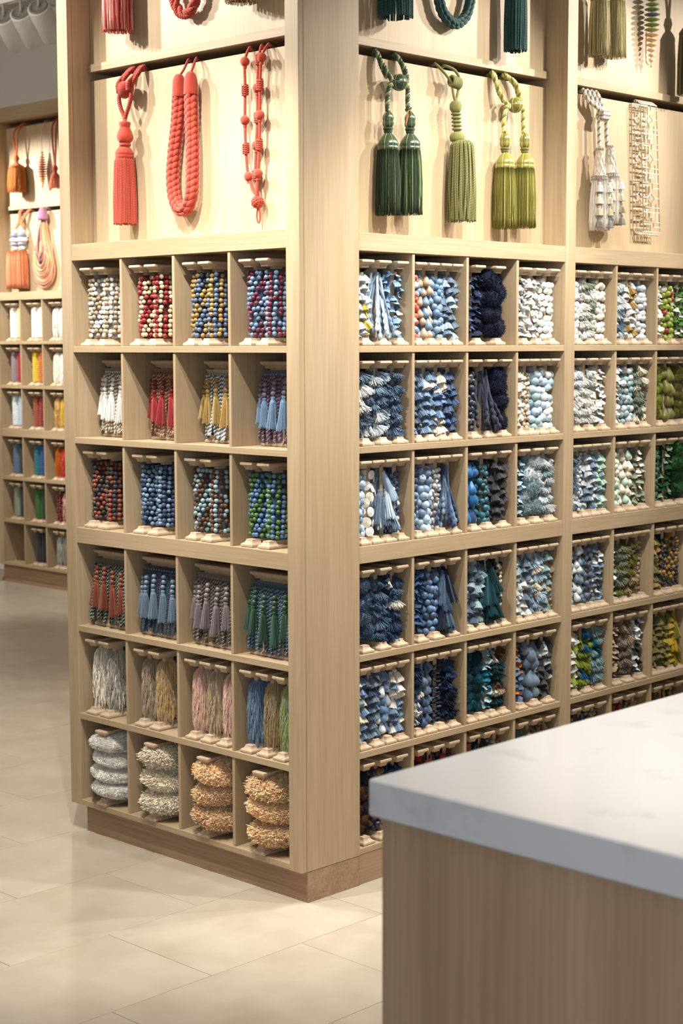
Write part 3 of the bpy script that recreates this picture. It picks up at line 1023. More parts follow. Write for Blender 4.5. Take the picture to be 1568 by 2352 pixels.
SPEC = {
    'A': [
        ['bead:white,beige;bead:white,beige', 'bead:red,cream;bead:red,cream', 'bead:slate blue,gold;bead:slate blue,gold', 'bead:light blue,wine;bead:light blue,wine'],
        ['bullion:ivory,taupe,white,white', 'bullion:rust,beige,red,dark red', 'bullion:slate blue,ivory,gold,gold', 'bullion:wine,steel blue,light blue,mauve'],
        ['bead:rust,charcoal;bead:rust,charcoal', 'bead:denim,light blue;bead:denim,light blue', 'bead:aqua,brown;bead:aqua,brown', 'bead:sky blue,leaf green;bead:sky blue,leaf green'],
        ['bullion:black,sage,rust,rust', 'bullion:denim,charcoal,steel blue,steel blue', 'bullion:charcoal,taupe,mauve,mauve', 'bullion:dark teal,steel blue,deep green,deep green'],
        ['yarn:ivory,grey;yarn:grey,ivory', 'yarn:taupe,beige;yarn:beige,gold', 'yarn:pink,beige;yarn:beige,taupe;yarn:pink,taupe', 'yarn:slate blue,steel blue;yarn:taupe,gold;yarn:moss,sage'],
        ['lobe:white,ivory,4', 'lobe:ivory,beige,3', 'lobe:tan,beige,3', 'lobe:tan,cream,3'],
    ],
    'B': [
        ['bell:silver,yellow,white;cord:pale blue,steel blue;petal:light blue,white', 'ball:coral,light blue,white;drop:light blue,beige;ball:light blue,sky blue;bell:steel blue,pale blue', 'petal:navy,denim;bigpom:navy,navy',
         'petal:white,silver;petal:white,ivory;ball:white,silver', 'ball:white,silver;fan:white,sage;ball:white,ivory', 'fan:silver,steel blue;bell:white,gold;ball:silver,pale blue,white', 'petal:white,ivory;ball:lime,red,white;petal:leaf green,white', ''],
        ['fan:steel blue,white;fan:steel blue,silver;fan:slate blue,steel blue', 'bell:denim,light blue;bell:light blue,white;bell:sky blue,ivory;bell:denim,blue', 'ball:navy,charcoal;cord:navy,charcoal;bigpom:navy,navy',
         'bell:ivory,silver;small:beige,ivory;bigball:pale blue,aqua;bigball:white,pale blue', 'fan:silver,white;fan:white,silver;petal:silver,ivory', 'petal:silver,white;ball:aqua,silver;fan:sage,ivory', 'pom:olive,lime;oval:olive,olive;pom:olive,olive', ''],
        ['bigball:light blue,pale blue;button:white,ivory;long:steel blue,pale blue,ivory;small:denim,white', 'ball:denim,light blue;bigball:pale blue,light blue;small:silver,grey;cord:denim,steel blue', 'oval:bright blue,royal blue;ball:teal,dark teal;bell:black,charcoal',
         'petal:aqua,steel blue;bigpom:aqua,silver;fan:silver,aqua', 'fan:steel blue,silver;small:silver,aqua;bell:silver,steel blue;bell:mint,aqua', 'ball:mint,ivory;drop:ivory,mint;petal:sage,ivory', 'ball:green,dark green;petal:dark green,sage;bigpom:dark green,green', ''],
        ['bigpom:slate blue,denim;fan:slate blue,denim;fan:denim,white,slate blue', 'petal:denim,blue;ball:sky blue,denim;long:slate blue,navy', 'small:steel blue,charcoal;bell:aqua,slate blue;long:dark teal,teal;small:black,ivory',
         'bell:silver,aqua;bell:steel blue,white;fan:pale blue,ivory;bell:aqua,beige', 'ball:aqua,yellow,white;drop:steel blue,silver;ball:slate blue,charcoal;petal:steel blue,silver', 'petal:silver,sage;fan:sage,olive;fan:olive,beige;small:beige,brown', 'bell:olive,gold;small:black,gold;small:gold,black', ''],
        ['bell:light blue,ivory;bell:steel blue,denim;drop:sky blue,silver;bell:light blue,white', 'fan:denim,white;drop:slate blue,denim;disc:navy,denim;fan:navy,denim', 'pom:teal,dark teal;pom:dark teal,teal;petal:aqua,teal;fan:dark teal,brown,ivory',
         'petal:slate blue,orange;oval:slate blue,steel blue;bell:charcoal,silver', 'bell:white,lime;fan:lime,bright blue;fan:aqua,brown,teal', 'petal:beige,taupe;fan:taupe,beige;petal:silver,charcoal', 'ball:orange,green;bell:olive,gold;bell:yellow,olive;long:olive,yellow', ''],
        ['pom:navy,brown;ball:brown,navy;petal:denim,navy', 'petal:black,red;cord:black,rust;ball:black,red', 'cord:black,rust;long:charcoal,grey;small:grey,rust', 'long:slate blue,aqua;fan:sage,beige;long:taupe,rust',
         'long:grey,charcoal;cord:charcoal,slate blue;small:grey,black', 'cord:gold,brown;ball:red,green;small:beige,gold', 'long:brown,gold;cord:gold,olive;small:brown,gold', ''],
    ],
    'C': [
        ['ribbed:white;ribbed:cream', 'ribbed:white;ribbed:ivory', 'yarn:white,silver;yarn:white,ivory', ''],
        ['ribbed:mauve;ribbed:red', 'ribbed:yellow;ribbed:orange', 'yarn:ivory,white;yarn:white,silver', ''],
        ['ribbed:silver;ribbed:pale blue', 'ribbed:rust;ribbed:dark red', 'yarn:gold,tan;yarn:yellow,gold', ''],
        ['ribbed:slate blue;ribbed:charcoal', 'ribbed:teal;ribbed:royal blue', 'yarn:orange,rust;yarn:red,coral', ''],
        ['ribbed:sage;ribbed:charcoal', 'ribbed:green;ribbed:dark green', 'small:dark red,wine;yarn:pink,wine', ''],
        ['', 'ribbed:charcoal;ribbed:black', 'yarn:grey,silver;yarn:taupe,grey', ''],
    ],
}
for unit, rows in SPEC.items():
    for row, cells in enumerate(rows):
        for ci, cell in enumerate(cells):
            if not cell:
                continue
            items = cell.split(';')
            for k, it in enumerate(items):
                style, cols = it.split(':')
                cols = cols.split(',')
                if style == 'lobe':
                    cols = [cols[0], cols[1]] + cols[2:]
                    names = cols
                    # the number of rings is not a colour
                    keep = PAL.setdefault(cols[2], PAL['white'])
                spool(unit, row, ci, k, len(items), style, cols)

# ------------------------------------------------------------------ trimmings hung on the display panels


class Hang:
    """one hanging trimming; coordinates: x along the shelf, out from the panel, height above the floor"""

    def __init__(s, unit, x, z, name, label, cat='tieback', group=None):
        U = UNITS[unit][1]
        s.unit = unit
        s.dx = {'A': 1.0268, 'B': 0.0, 'C': -CXL}[unit]
        s.dz = 0.03 if unit == 'C' else 0.0
        s.x, s.z = x + s.dx, z
        s.r = empty(name, label, cat, U @ Vector((s.x, PD, s.z)), U.to_euler().z, group)
        s.g = None

    def c(s, x, out, z):
        return (x + s.dx - s.x, -out, z - s.dz - s.z)

    def pts(s, l):
        out = []
        for x, o, z in l:                       # cords over the top edge of a panel: sit on the edge, straight above the drop
            if s.unit != 'C' and o < 0.02 and z > (2.262 if z < 2.5 else 2.78):
                x += {'A': -1.25, 'B': 1.25}[s.unit] * (0.02 - o)
            if o < -0.01:
                o, z = -0.034, s.z + s.dz + 0.004
            if o < 0.013 and (abs(z - s.z - s.dz) < 0.012):
                z += 0.0065
            out.append(s.c(x, o, z))
        return out

    def new(s):
        s.g = G()
        return s.g

    def done(s, name, mat, col, col2=None, kind=None, parent=None, at=None, label=None):
        """AT: (x, out, z) that becomes the part's own origin"""
        me = s.g.mesh(name, mat)
        if at is not None:
            v = Vector(s.c(*at))
            me.transform(Matrix.Translation(-v))
        return put(name, me, parent or s.r, loc=v if at is not None else None, col=col, col2=col2, kind=kind, label=label)

    def lathe(s, x, out, prof, segs=24, **k):
        X, Y, _ = s.c(x, out, 0)
        lathe(s.g, [(r, z - s.dz - s.z) for r, z in prof], segs, X, Y, **k)


def skirt_strands(h, x, out, zt, zb, r0, r1, n, thick=0.0011, k=7, mix=0.12, inner=True, wob=0.0015, hollow=False):
    a = np.linspace(0, 2 * PI, n, endpoint=False) + rng.uniform(-0.03, 0.03, n)
    lay = np.where(np.arange(n) % 3 == 2, 0.82, 1.0) * rng.uniform(0.96, 1.02, n)
    t = np.linspace(0, 1, k)
    zz = zt + (zb - zt) * t[None] * (1 + rng.uniform(-0.012, 0.012, (n, 1)))
    r = (r0 + (r1 - r0) * np.minimum(1, t * 2.2) ** 0.6)[None] * lay[:, None]
    w = rng.uniform(-wob, wob, (n, k)) * t
    X, Y, _ = h.c(x, out, 0)
    P = np.stack([X + (r + w) * np.sin(a)[:, None] + rng.uniform(-wob, wob, (n, 1)) * t * 2, Y - (r + w) * np.cos(a)[:, None], zz - h.dz - h.z], -1)
    tubes(h.g, P, thick, 4, v=np.clip(rng.normal(0.55, 0.22, n), 0, 1), p=(rng.random(n) < mix) * 1.0, ref=(0.3, 1, 0.1))
    if inner:
        h.lathe(x, out, [(r0 * 0.6, zt + 0.002), (r0 * 0.86, zt - 0.006), (r1 * 0.80, zt + (zb - zt) * 0.5), (r1 * 0.84, zb + 0.006), (r1 * 0.78, zb + (0.012 if hollow else 0.006)), (0.001, zb + (0.03 if hollow else 0.008))], 20, v=0.05)


def skirt_cords(h, x, out, zt, zb, r0, r1, n, rc=0.0022, pitch=0.0072, mess=0.0012, dome=0.006):
    k = int((zt - zb) / pitch * 5)
    t = np.linspace(0, 1, k)
    X, Y, _ = h.c(x, out, 0)
    for lay, m in ((1.0, n), (0.78, int(n * 0.6))):
        a = np.linspace(0, 2 * PI, m, endpoint=False) + rng.uniform(-0.05, 0.05, m)
        r = (r0 + (r1 - r0) * np.minimum(1, t * 1.6) ** 0.55)[None] * lay * rng.uniform(0.97, 1.03, (m, 1)) - (dome * np.clip(1 - t * 14, 0, 1) ** 2)[None]
        z = zt + (zb - zt) * t[None] * rng.uniform(0.985, 1.012, (m, 1))
        sw = rng.uniform(-mess, mess, (m, 1)) * np.sin(t * rng.uniform(2, 5, (m, 1)))
        aa = a[:, None] + sw / 0.03
        C = np.stack([X + r * np.sin(aa), Y - r * np.cos(aa), z - h.dz - h.z], -1)
        ph = rng.uniform(0, 6, (m, 1))
        for j in range(2):
            f = z / pitch * 2 * PI + j * PI + ph
            P = C + rc * 0.56 * np.stack([np.cos(f), np.sin(f), 0 * f], -1)
            tubes(h.g, P, rc * 0.54, 4, v=0.3 + 0.35 * j, p=float(j) * 0.6, ref=(0.3, 1, 0.1))


def profile_seams(h, x, out, prof, n=8, thick=0.0008):
    X, Y, _ = h.c(x, out, 0)
    P, _ = spline([(r * 1.015, 0, z - h.dz - h.z) for r, z in prof], 30)
    for i in range(n):
        a = 2 * PI * (i + 0.5) / n
        tubes(h.g, np.stack([X + P[:, 0] * math.sin(a), Y - P[:, 0] * math.cos(a), P[:, 2]], 1), thick, 4, v=0.8, p=1.0, ref=(0.3, 1, 0.1))


CORAL, CORAL2 = lin('ae3f2d'), lin('c25a44')
# 1. the red tassel
h = Hang('A', -0.735, ZP, 'tassel_tieback', 'red tassel with urn head and cord skirt, on the lower red panel')
h.new()
for o in (0.0, 0.011):
    rope(h.g, h.pts([(-0.735, -0.022, 2.272), (-0.738, -0.008, 2.291), (-0.748 - o, 0.010, 2.2925), (-0.775 - o, 0.026, 2.278), (-0.794, 0.030 + o, 2.255), (-0.797, 0.026 + o, 2.232)]), 0.0068, 0.017)
    rope(h.g, h.pts([(-0.692, -0.022, 2.272), (-0.694, -0.008, 2.291), (-0.703 - o, 0.010, 2.2925), (-0.722 - o, 0.027, 2.276), (-0.735 - o * 0.5, 0.034 + o, 2.254), (-0.741, 0.036 + o, 2.232)]), 0.0068, 0.017)
rope(h.g, h.pts([(-0.795, 0.030, 2.232), (-0.799, 0.034, 2.218), (-0.790, 0.036, 2.19), (-0.775, 0.036, 2.165), (-0.771, 0.036, 2.155)]), 0.0062, 0.017)
rope(h.g, h.pts([(-0.741, 0.036, 2.236), (-0.738, 0.038, 2.215), (-0.750, 0.037, 2.19), (-0.765, 0.036, 2.166), (-0.770, 0.036, 2.155)]), 0.0062, 0.017)
h.done('rope_loop', M_CORD, CORAL, CORAL2)
h.new()
sphere(h.g, h.c(-0.768, 0.036, 2.238), 0.0255, 22, 12, 0.95)
X, Y, Z = h.c(-0.768, 0.036, 2.238)
a = np.linspace(0, 2 * PI, 40)
tubes(h.g, np.stack([X + 0.0258 * np.cos(a), Y + 0.0258 * np.sin(a) * 0.96, Z - 0.004 + 0.006 * np.cos(a)], 1), 0.0009, 4, v=0.9, ref=(0, 0.1, 1))
tubes(h.g, np.stack([X - 0.006 + 0 * a, Y + 0.0256 * np.cos(a), Z + 0.0246 * np.sin(a)], 1), 0.0009, 4, v=0.9, ref=(1, 0.1, 0))
h.done('knot_ball', M_WOOL, CORAL, CORAL2, at=(-0.768, 0.036, 2.238))
h.new()
h.lathe(-0.771, 0.036, [(0.002, 2.162), (0.0065, 2.160), (0.0062, 2.146), (0.0152, 2.146), (0.0165, 2.143), (0.0162, 2.138), (0.0142, 2.131)], 28, pleat=0.02, npl=9)
h.done('collar', M_WOOL, CORAL, CORAL2, at=(-0.771, 0.036, 2.15))
h.new()
h.lathe(-0.771, 0.036, [(0.0140, 2.131), (0.0158, 2.127), (0.0205, 2.117), (0.0240, 2.107), (0.0243, 2.101), (0.0222, 2.094), (0.0175, 2.088), (0.0130, 2.086)], 36, pleat=0.012, npl=12)
h.done('urn_head', M_WOOL, CORAL, CORAL2, at=(-0.771, 0.036, 2.11))
h.new()
h.lathe(-0.772, 0.036, [(0.0125, 2.086), (0.0165, 2.085), (0.0174, 2.081), (0.0165, 2.077), (0.0125, 2.076)], 24)
h.done('neck_ring', M_WOOL, CORAL, CORAL2, at=(-0.772, 0.036, 2.08))
h.new()
h.lathe(-0.775, 0.036, [(0.0125, 2.077), (0.0165, 2.074), (0.0225, 2.067), (0.0268, 2.058), (0.0270, 2.054), (0.0258, 2.053), (0.0272, 2.050), (0.0268, 2.044), (0.0240, 2.040), (0.02, 2.039)], 40, pleat=0.03, npl=14)
h.done('dome', M_WOOL, CORAL, CORAL2, at=(-0.775, 0.036, 2.06))
h.new()
skirt_cords(h, -0.776, 0.036, 2.046, 1.853, 0.0255, 0.0325, 48)
h.done('cord_skirt', M_CORD, CORAL, CORAL2, kind='stuff')

# 2. the plaited coral rope with two caps
h = Hang('A', -0.49, ZP, 'rope_tieback', 'thick plaited coral rope loop with two smooth end caps')
for x, o in ((-0.541, 0.024), (-0.484, 0.030)):
    h.new()
    h.lathe(x, o, [(0.002, 2.258), (0.008, 2.257), (0.0135, 2.251), (0.0172, 2.241), (0.0192, 2.226), (0.0197, 2.206), (0.0199, 2.196), (0.0188, 2.194), (0.012, 2.196)], 28)
    h.done('end_cap', M_WOOL, CORAL, CORAL2, at=(x, o, 2.22))
h.new()
rope(h.g, h.pts([(-0.495, -0.02, 2.27), (-0.498, -0.006, 2.290), (-0.504, 0.008, 2.289), (-0.522, 0.018, 2.272), (-0.538, 0.023, 2.254)]), 0.0036, 0.011)
rope(h.g, h.pts([(-0.463, -0.02, 2.27), (-0.465, -0.006, 2.290), (-0.470, 0.010, 2.289), (-0.479, 0.024, 2.272), (-0.484, 0.029, 2.254)]), 0.0036, 0.011)
h.done('hanging_cord', M_CORD, CORAL, CORAL2)
h.new()
plait(h.g, h.pts([(-0.543, 0.024, 2.200), (-0.546, 0.024, 2.16), (-0.552, 0.024, 2.115), (-0.564, 0.024, 2.054), (-0.574, 0.024, 1.980), (-0.569, 0.024, 1.925), (-0.551, 0.025, 1.891), (-0.528, 0.027, 1.880), (-0.506, 0.029, 1.888), (-0.488, 0.030, 1.918), (-0.482, 0.030, 1.970), (-0.480, 0.030, 2.047), (-0.482, 0.030, 2.110), (-0.484, 0.030, 2.200)]), 0.0185)
h.done('plaited_rope', M_CORD, CORAL, CORAL2)

# 3. the three knotted strands
h = Hang('A', -0.215, ZP, 'beaded_tieback', 'three coral cords strung with balls and coiled knots, joined at one knot')
S1 = [(-0.240, 2.288), (-0.274, 2.261), (-0.274, 2.185), (-0.276, 2.106), (-0.273, 2.030), (-0.263, 1.955), (-0.226, 1.890)]
S2 = [(-0.192, 2.289), (-0.221, 2.261), (-0.228, 2.186), (-0.228, 2.109), (-0.234, 2.035), (-0.237, 1.957), (-0.224, 1.890)]
S3 = [(-0.166, 2.288), (-0.197, 2.262), (-0.204, 2.191), (-0.206, 2.112), (-0.209, 2.035), (-0.215, 1.959), (-0.222, 1.890)]
for q, (st, first, o) in enumerate(((S1, 0, 0.018), (S2, 1, 0.016), (S3, 0, 0.028))):
    h.new()
    p0 = st[0]
    rope(h.g, h.pts([(p0[0], -0.02, 2.272), (p0[0] - 0.002, -0.006, 2.2905), (p0[0] - 0.012, 0.008, 2.290)] + [(x, o, z) for x, z in st[1:]]), 0.0040, 0.0105)
    h.done('cord', M_CORD, CORAL, CORAL2)
    for i, (x, z) in enumerate(st[1:6]):
        h.new()
        if (i + first) % 2 == 0:
            sphere(h.g, h.c(x, o, z), 0.0131, 20, 10)
            lathe(h.g, [(0.0045, h.c(x, o, z)[2] - 0.012), (0.0058, h.c(x, o, z)[2] - 0.0145), (0.0052, h.c(x, o, z)[2] - 0.018)], 10, h.c(x, o, z)[0], h.c(x, o, z)[1])
            h.done('ball', M_WOOL, CORAL, CORAL2, at=(x, o, z))
        else:
            X, Y, Z = h.c(x, o, z)
            t = np.linspace(0, 1, 90)
            aa = t * 2 * PI * 5
            rr = 0.0075 - 0.0012 * (2 * t - 1) ** 6
            for tw in (0, PI):
                f = aa * 4 + tw
                tubes(h.g, np.stack([X + (rr + 0.0016 * np.cos(f)) * np.cos(aa), Y + (rr + 0.0016 * np.cos(f)) * np.sin(aa), Z + 0.0140 * (1 - 2 * t) + 0.0016 * np.sin(f)], 1), 0.0021, 5, v=0.4 + 0.1 * (tw > 0), ref=(0.05, 0.05, 1))
            lathe(h.g, [(0.0062, Z + 0.015), (0.0062, Z - 0.015)], 10, X, Y, v=0.1)
            h.done('coiled_knot', M_CORD, CORAL, CORAL2)
h.new()
X, Y, Z = h.c(-0.224, 0.022, 1.884)
sphere(h.g, (X, Y, Z), 0.0145, 16, 9, v=0.2)
for ax in range(3):
    for d in (-0.0062, 0.0, 0.0062):
        a = np.linspace(0, 2 * PI, 26)
        rr = math.sqrt(0.0152 ** 2 - d * d)
        c3 = [np.cos(a) * rr, np.sin(a) * rr, 0 * a + d]
        q = [c3[(i + ax) % 3] for i in range(3)]
        ca, sa = math.cos(0.6), math.sin(0.6)
        tubes(h.g, np.stack([X + q[0] * ca - q[2] * sa, Y + q[1], Z + (q[0] * sa + q[2] * ca)], 1), 0.0031 - 0.0004 * ax, 5, v=0.55, ref=(0.4, 0.55, 0.73))
h.done('end_knot', M_CORD, CORAL, CORAL2)
h.new()
rope(h.g, h.pts([(-0.2225, 0.021, 1.874), (-0.229, 0.02, 1.85), (-0.2265, 0.02, 1.833), (-0.222, 0.02, 1.829), (-0.2175, 0.02, 1.835), (-0.217, 0.02, 1.85), (-0.2215, 0.021, 1.874)]), 0.0022, 0.007)
h.done('end_loop', M_CORD, CORAL, CORAL2)


def double_tassel(unit, cx, geo, name, label, dark, light, ropetwo, zoff=0.0):
    """two satin-headed tassels on one rope through a covered ball"""
    h = Hang(unit, cx, ZP, name, label)
    h.new()
    for l in geo['ropes']:
        rope(h.g, h.pts(l), 0.0072, 0.024, two=ropetwo)
    h.done('rope_loop', M_SATIN_ROPE, dark, light)
    bx, bo, bz, br = geo['ball']
    h.new()
    X, Y, Z = h.c(bx, bo, bz)
    lathe(h.g, [(br * math.sin(t), Z + br * 0.95 * math.cos(t)) for t in np.linspace(0.03, PI - 0.03, 14)], 26, X, Y)
    h.done('covered_ball', M_SATIN, dark, light, at=(bx, bo, bz))
    h.new()
    a = np.linspace(0, 2 * PI, 40)
    for k in range(3):
        d = k * PI / 3 + 0.3
        tubes(h.g, np.stack([X + br * 1.01 * np.cos(a) * math.cos(d), Y + br * 1.01 * np.cos(a) * math.sin(d), Z + br * 0.96 * np.sin(a)], 1), 0.0009, 4, v=0.9, p=1.0, ref=(-math.sin(d), math.cos(d), 0.01))
    tubes(h.g, np.stack([X + br * 1.01 * np.cos(a), Y + br * 1.01 * np.sin(a), Z + 0 * a], 1), 0.0009, 4, v=0.9, p=1.0, ref=(0, 0.01, 1))
    h.done('ball_cord', M_CORD, dark, light)
    for x, o, dz in geo['heads']:
        z = lambda q: q + dz
        prof = [(0.004, z(2.142)), (0.0060, z(2.139)), (0.0112, z(2.133)), (0.0146, z(2.125)), (0.0150, z(2.119)), (0.0138, z(2.1145)), (0.0148, z(2.110)), (0.0146, z(2.103)), (0.0115, z(2.098)), (0.008, z(2.097))]
        h.new()
        h.lathe(x, o, prof, 26)
        h.done('bead_head', M_SATIN, dark, light, at=(x, o, z(2.11)))
        h.new()
        h.lathe(x, o, [(0.008, z(2.097)), (0.0135, z(2.096)), (0.0140, z(2.092)), (0.0132, z(2.0885)), (0.0105, z(2.088)), (0.0118, z(2.087)), (0.0120, z(2.084)), (0.0105, z(2.081)), (0.008, z(2.08))], 22)
        h.done('neck_ring', M_WOOL, tuple(0.7 * q for q in dark), dark, at=(x, o, z(2.09)))
        dome = [(0.0085, z(2.081)), (0.0125, z(2.078)), (0.0195, z(2.070)), (0.0258, z(2.061)), (0.0292, z(2.053)), (0.0294, z(2.049)), (0.0278, z(2.0455)), (0.0292, z(2.043)), (0.0300, z(2.039)), (0.0290, z(2.0345)), (0.0265, z(2.033))]
        h.new()
        h.lathe(x, o, dome, 32)
        h.done('dome', M_SATIN, dark, light, at=(x, o, z(2.06)))
        h.new()
        profile_seams(h, x, o, prof, 6)
        profile_seams(h, x, o, dome, 8)
        h.done('seam_cord', M_CORD, dark, light)
        h.new()
        skirt_strands(h, x, o, z(2.035), z(1.858), 0.0285, 0.0335, 190, 0.00085, mix=0.10)
        h.done('thread_skirt', M_YARN, tuple(0.8 * q for q in dark), light, kind='stuff')
    return h


M_SATIN_ROPE = fiber('satin rope', 0.4, 0.15, 0.5)
DG, DG2 = lin('2f3f29'), lin('7f8a58')
geo = {'ropes': [[(0.350, -0.02, 2.270), (0.352, -0.006, 2.293), (0.360, 0.010, 2.294), (0.383, 0.026, 2.266), (0.399, 0.038, 2.236), (0.408, 0.040, 2.222)],
                 [(0.359, -0.02, 2.268), (0.360, -0.004, 2.291), (0.370, 0.008, 2.290), (0.389, 0.018, 2.262), (0.402, 0.026, 2.232)],
                 [(0.432, -0.02, 2.270), (0.434, -0.006, 2.293), (0.442, 0.010, 2.294), (0.468, 0.026, 2.272), (0.478, 0.030, 2.246), (0.474, 0.034, 2.226)],
                 [(0.441, -0.02, 2.268), (0.443, -0.004, 2.291), (0.452, 0.008, 2.290), (0.474, 0.017, 2.270), (0.484, 0.022, 2.240)],
                 [(0.408, 0.040, 2.214), (0.398, 0.040, 2.210), (0.394, 0.038, 2.190), (0.392, 0.036, 2.165), (0.394, 0.036, 2.140)],
                 [(0.472, 0.034, 2.222), (0.477, 0.036, 2.205), (0.476, 0.036, 2.180), (0.478, 0.036, 2.148)]],
       'ball': (0.442, 0.034, 2.223, 0.0235), 'heads': [(0.396, 0.036, 0.0), (0.484, 0.038, 0.006)]}
hd = double_tassel('B', 0.42, geo, 'tassel_tieback', 'dark green double tassel with satin heads and covered ball', DG, DG2, (0,))
hd.new()
for i, (dz, dr) in enumerate(((0.0, 0.0), (0.004, 0.0008))):
    a = np.linspace(0, 2 * PI, 26)
    X, Y, Z = hd.c(0.479, 0.036, 2.151 + dz)
    tubes(hd.g, np.stack([X + (0.0088 + dr) * np.cos(a), Y + (0.0088 + dr) * np.sin(a), Z + 0.004 * np.cos(a)], 1), 0.0011, 5, v=0.6, p=float(i), ref=(0, 0.1, 1))
rope(hd.g, hd.pts([(0.472, 0.045, 2.150), (0.462, 0.046, 2.139), (0.460, 0.046, 2.120), (0.458, 0.046, 2.108), (0.462, 0.047, 2.122), (0.467, 0.047, 2.138)]), 0.0014, 0.006)
hd.done('tag_loop', M_CORD, lin('a8683a'), lin('2a2620'), label='brown and black tag loop')
LG, LG2 = lin('78722f'), lin('bdb76a')
geo = {'ropes': [[(0.858, -0.02, 2.270), (0.860, -0.006, 2.293), (0.868, 0.010, 2.293), (0.893, 0.026, 2.250), (0.912, 0.038, 2.214), (0.925, 0.040, 2.206)],
                 [(0.867, -0.02, 2.268), (0.869, -0.004, 2.291), (0.878, 0.008, 2.289), (0.899, 0.018, 2.250), (0.915, 0.026, 2.220)],
                 [(0.916, -0.02, 2.270), (0.918, -0.006, 2.293), (0.928, 0.010, 2.294), (0.972, 0.026, 2.278), (0.990, 0.030, 2.236), (0.992, 0.034, 2.214)],
                 [(0.925, -0.02, 2.268), (0.927, -0.004, 2.291), (0.938, 0.008, 2.290), (0.978, 0.017, 2.272), (0.996, 0.022, 2.228)],
                 [(0.925, 0.040, 2.204), (0.912, 0.040, 2.202), (0.906, 0.038, 2.185), (0.903, 0.036, 2.155), (0.905, 0.036, 2.128)],
                 [(0.990, 0.034, 2.212), (0.997, 0.036, 2.200), (0.997, 0.036, 2.170), (1.000, 0.036, 2.134)]],
       'ball': (0.959, 0.034, 2.213, 0.0235), 'heads': [(0.910, 0.036, -0.012), (1.003, 0.038, -0.006)]}
double_tassel('B', 0.94, geo, 'tassel_tieback', 'yellow-green double tassel with shiny satin heads and covered ball', LG, LG2, (0, 1))

# the single leaf green tassel with stacked rings
h = Hang('B', 0.66, ZP, 'tassel_tieback', 'single light green tassel with ringed neck and wound knot')
G1, G2 = lin('72713c'), lin('8c8b54')
h.new()
for l in ([(0.600, -0.02, 2.272), (0.603, -0.006, 2.291), (0.612, 0.010, 2.290), (0.645, 0.026, 2.272), (0.664, 0.032, 2.250), (0.672, 0.032, 2.236), (0.676, 0.034, 2.212), (0.683, 0.034, 2.196)],
          [(0.640, -0.02, 2.272), (0.642, -0.006, 2.290), (0.650, 0.010, 2.290), (0.683, 0.028, 2.286), (0.702, 0.032, 2.266), (0.703, 0.032, 2.244), (0.692, 0.034, 2.214), (0.686, 0.034, 2.196)]):
    P, _ = spline(h.pts(l), 60)
    tubes(h.g, P, 0.0042, 8, v=0.55, ref=(0.3, 0.8, 0.52))
h.done('cord_loop', M_CORD, G1, G2)
h.new()
for k in range(6):
    a = np.linspace(0, 2 * PI, 22)
    X, Y, Z = h.c(0.666 + 0.0065 * k, 0.034, 2.252 - 0.001 * k)
    tubes(h.g, np.stack([X + 0.002 * np.sin(a), Y + 0.011 * np.cos(a), Z + 0.0135 * np.sin(a)], 1), 0.0040, 6, v=0.5, ref=(1, 0.02, 0))
h.done('wound_knot', M_CORD, G1, G2)
h.new()
h.lathe(0.685, 0.034, [(0.005, 2.206), (0.0055, 2.198), (0.0120, 2.196), (0.0168, 2.189), (0.0180, 2.181), (0.0168, 2.172), (0.0120, 2.165), (0.006, 2.163)], 30)
h.done('round_head', M_WOOL, G1, G2, at=(0.685, 0.034, 2.18))
for k in range(5):
    z0 = 2.160 - 0.0105 * k
    x0 = 0.687 + 0.0012 * k
    h.new()
    h.lathe(x0, 0.034, [(0.009, z0 + 0.004), (0.0135, z0 + 0.003), (0.0158, z0), (0.0135, z0 - 0.003), (0.009, z0 - 0.004), (0.0105, z0 - 0.0066)], 24)
    h.done('ring', M_WOOL, G1, G2, at=(x0, 0.034, z0))
h.new()
h.lathe(0.694, 0.034, [(0.0125, 2.110), (0.0190, 2.107), (0.0225, 2.099), (0.0232, 2.092), (0.0215, 2.085), (0.018, 2.083)], 32)
h.done('dome', M_WOOL, G1, G2, at=(0.694, 0.034, 2.1))
h.new()
skirt_cords(h, 0.699, 0.047, 2.085, 1.856, 0.0290, 0.0400, 54, 0.0023, 0.0075, 0.004, 0.011)
h.done('cord_skirt', M_CORD, lin('5e5c2d'), lin('7a7842'), kind='stuff')

# the white and grey double tassel with little bell tassels
h = Hang('B', 1.37, ZP, 'tassel_tieback', 'white and grey double tassel trimmed with columns of bell tassels')
WH, WH2 = lin('e2d9cb'), lin('94887b')
h.new()
for k in range(4):
    x0 = 1.318 + 0.023 * k
    rope(h.g, h.pts([(x0 - 0.006, -0.02, 2.270), (x0 - 0.004, -0.006, 2.292), (x0 + 0.006, 0.010, 2.292), (x0 + 0.024, 0.024, 2.268), (1.385 + 0.010 * k, 0.034 - 0.003 * k, 2.243), (1.398 + 0.007 * k, 0.034, 2.222)]), 0.0066, 0.02, two=(0,))
for l in ([(1.396, 0.036, 2.228), (1.386, 0.036, 2.205), (1.387, 0.036, 2.16), (1.388, 0.036, 2.122)], [(1.420, 0.034, 2.228), (1.428, 0.033, 2.205), (1.430, 0.033, 2.17), (1.434, 0.033, 2.135)]):
    rope(h.g, h.pts(l), 0.0066, 0.02, two=(0,))
h.done('rope_loop', M_CORD, WH, WH2)
h.new()
for k in range(5):
    a = np.linspace(0, 2 * PI, 24)
    X, Y, Z = h.c(1.392 + 0.008 * k, 0.036, 2.226)
    rope(h.g, np.stack([X + 0.004 * np.sin(a), Y + 0.012 * np.cos(a), Z + 0.015 * np.sin(a)], 1), 0.0052, 0.012, two=(0,))
h.done('wound_knot', M_CORD, WH, WH2)
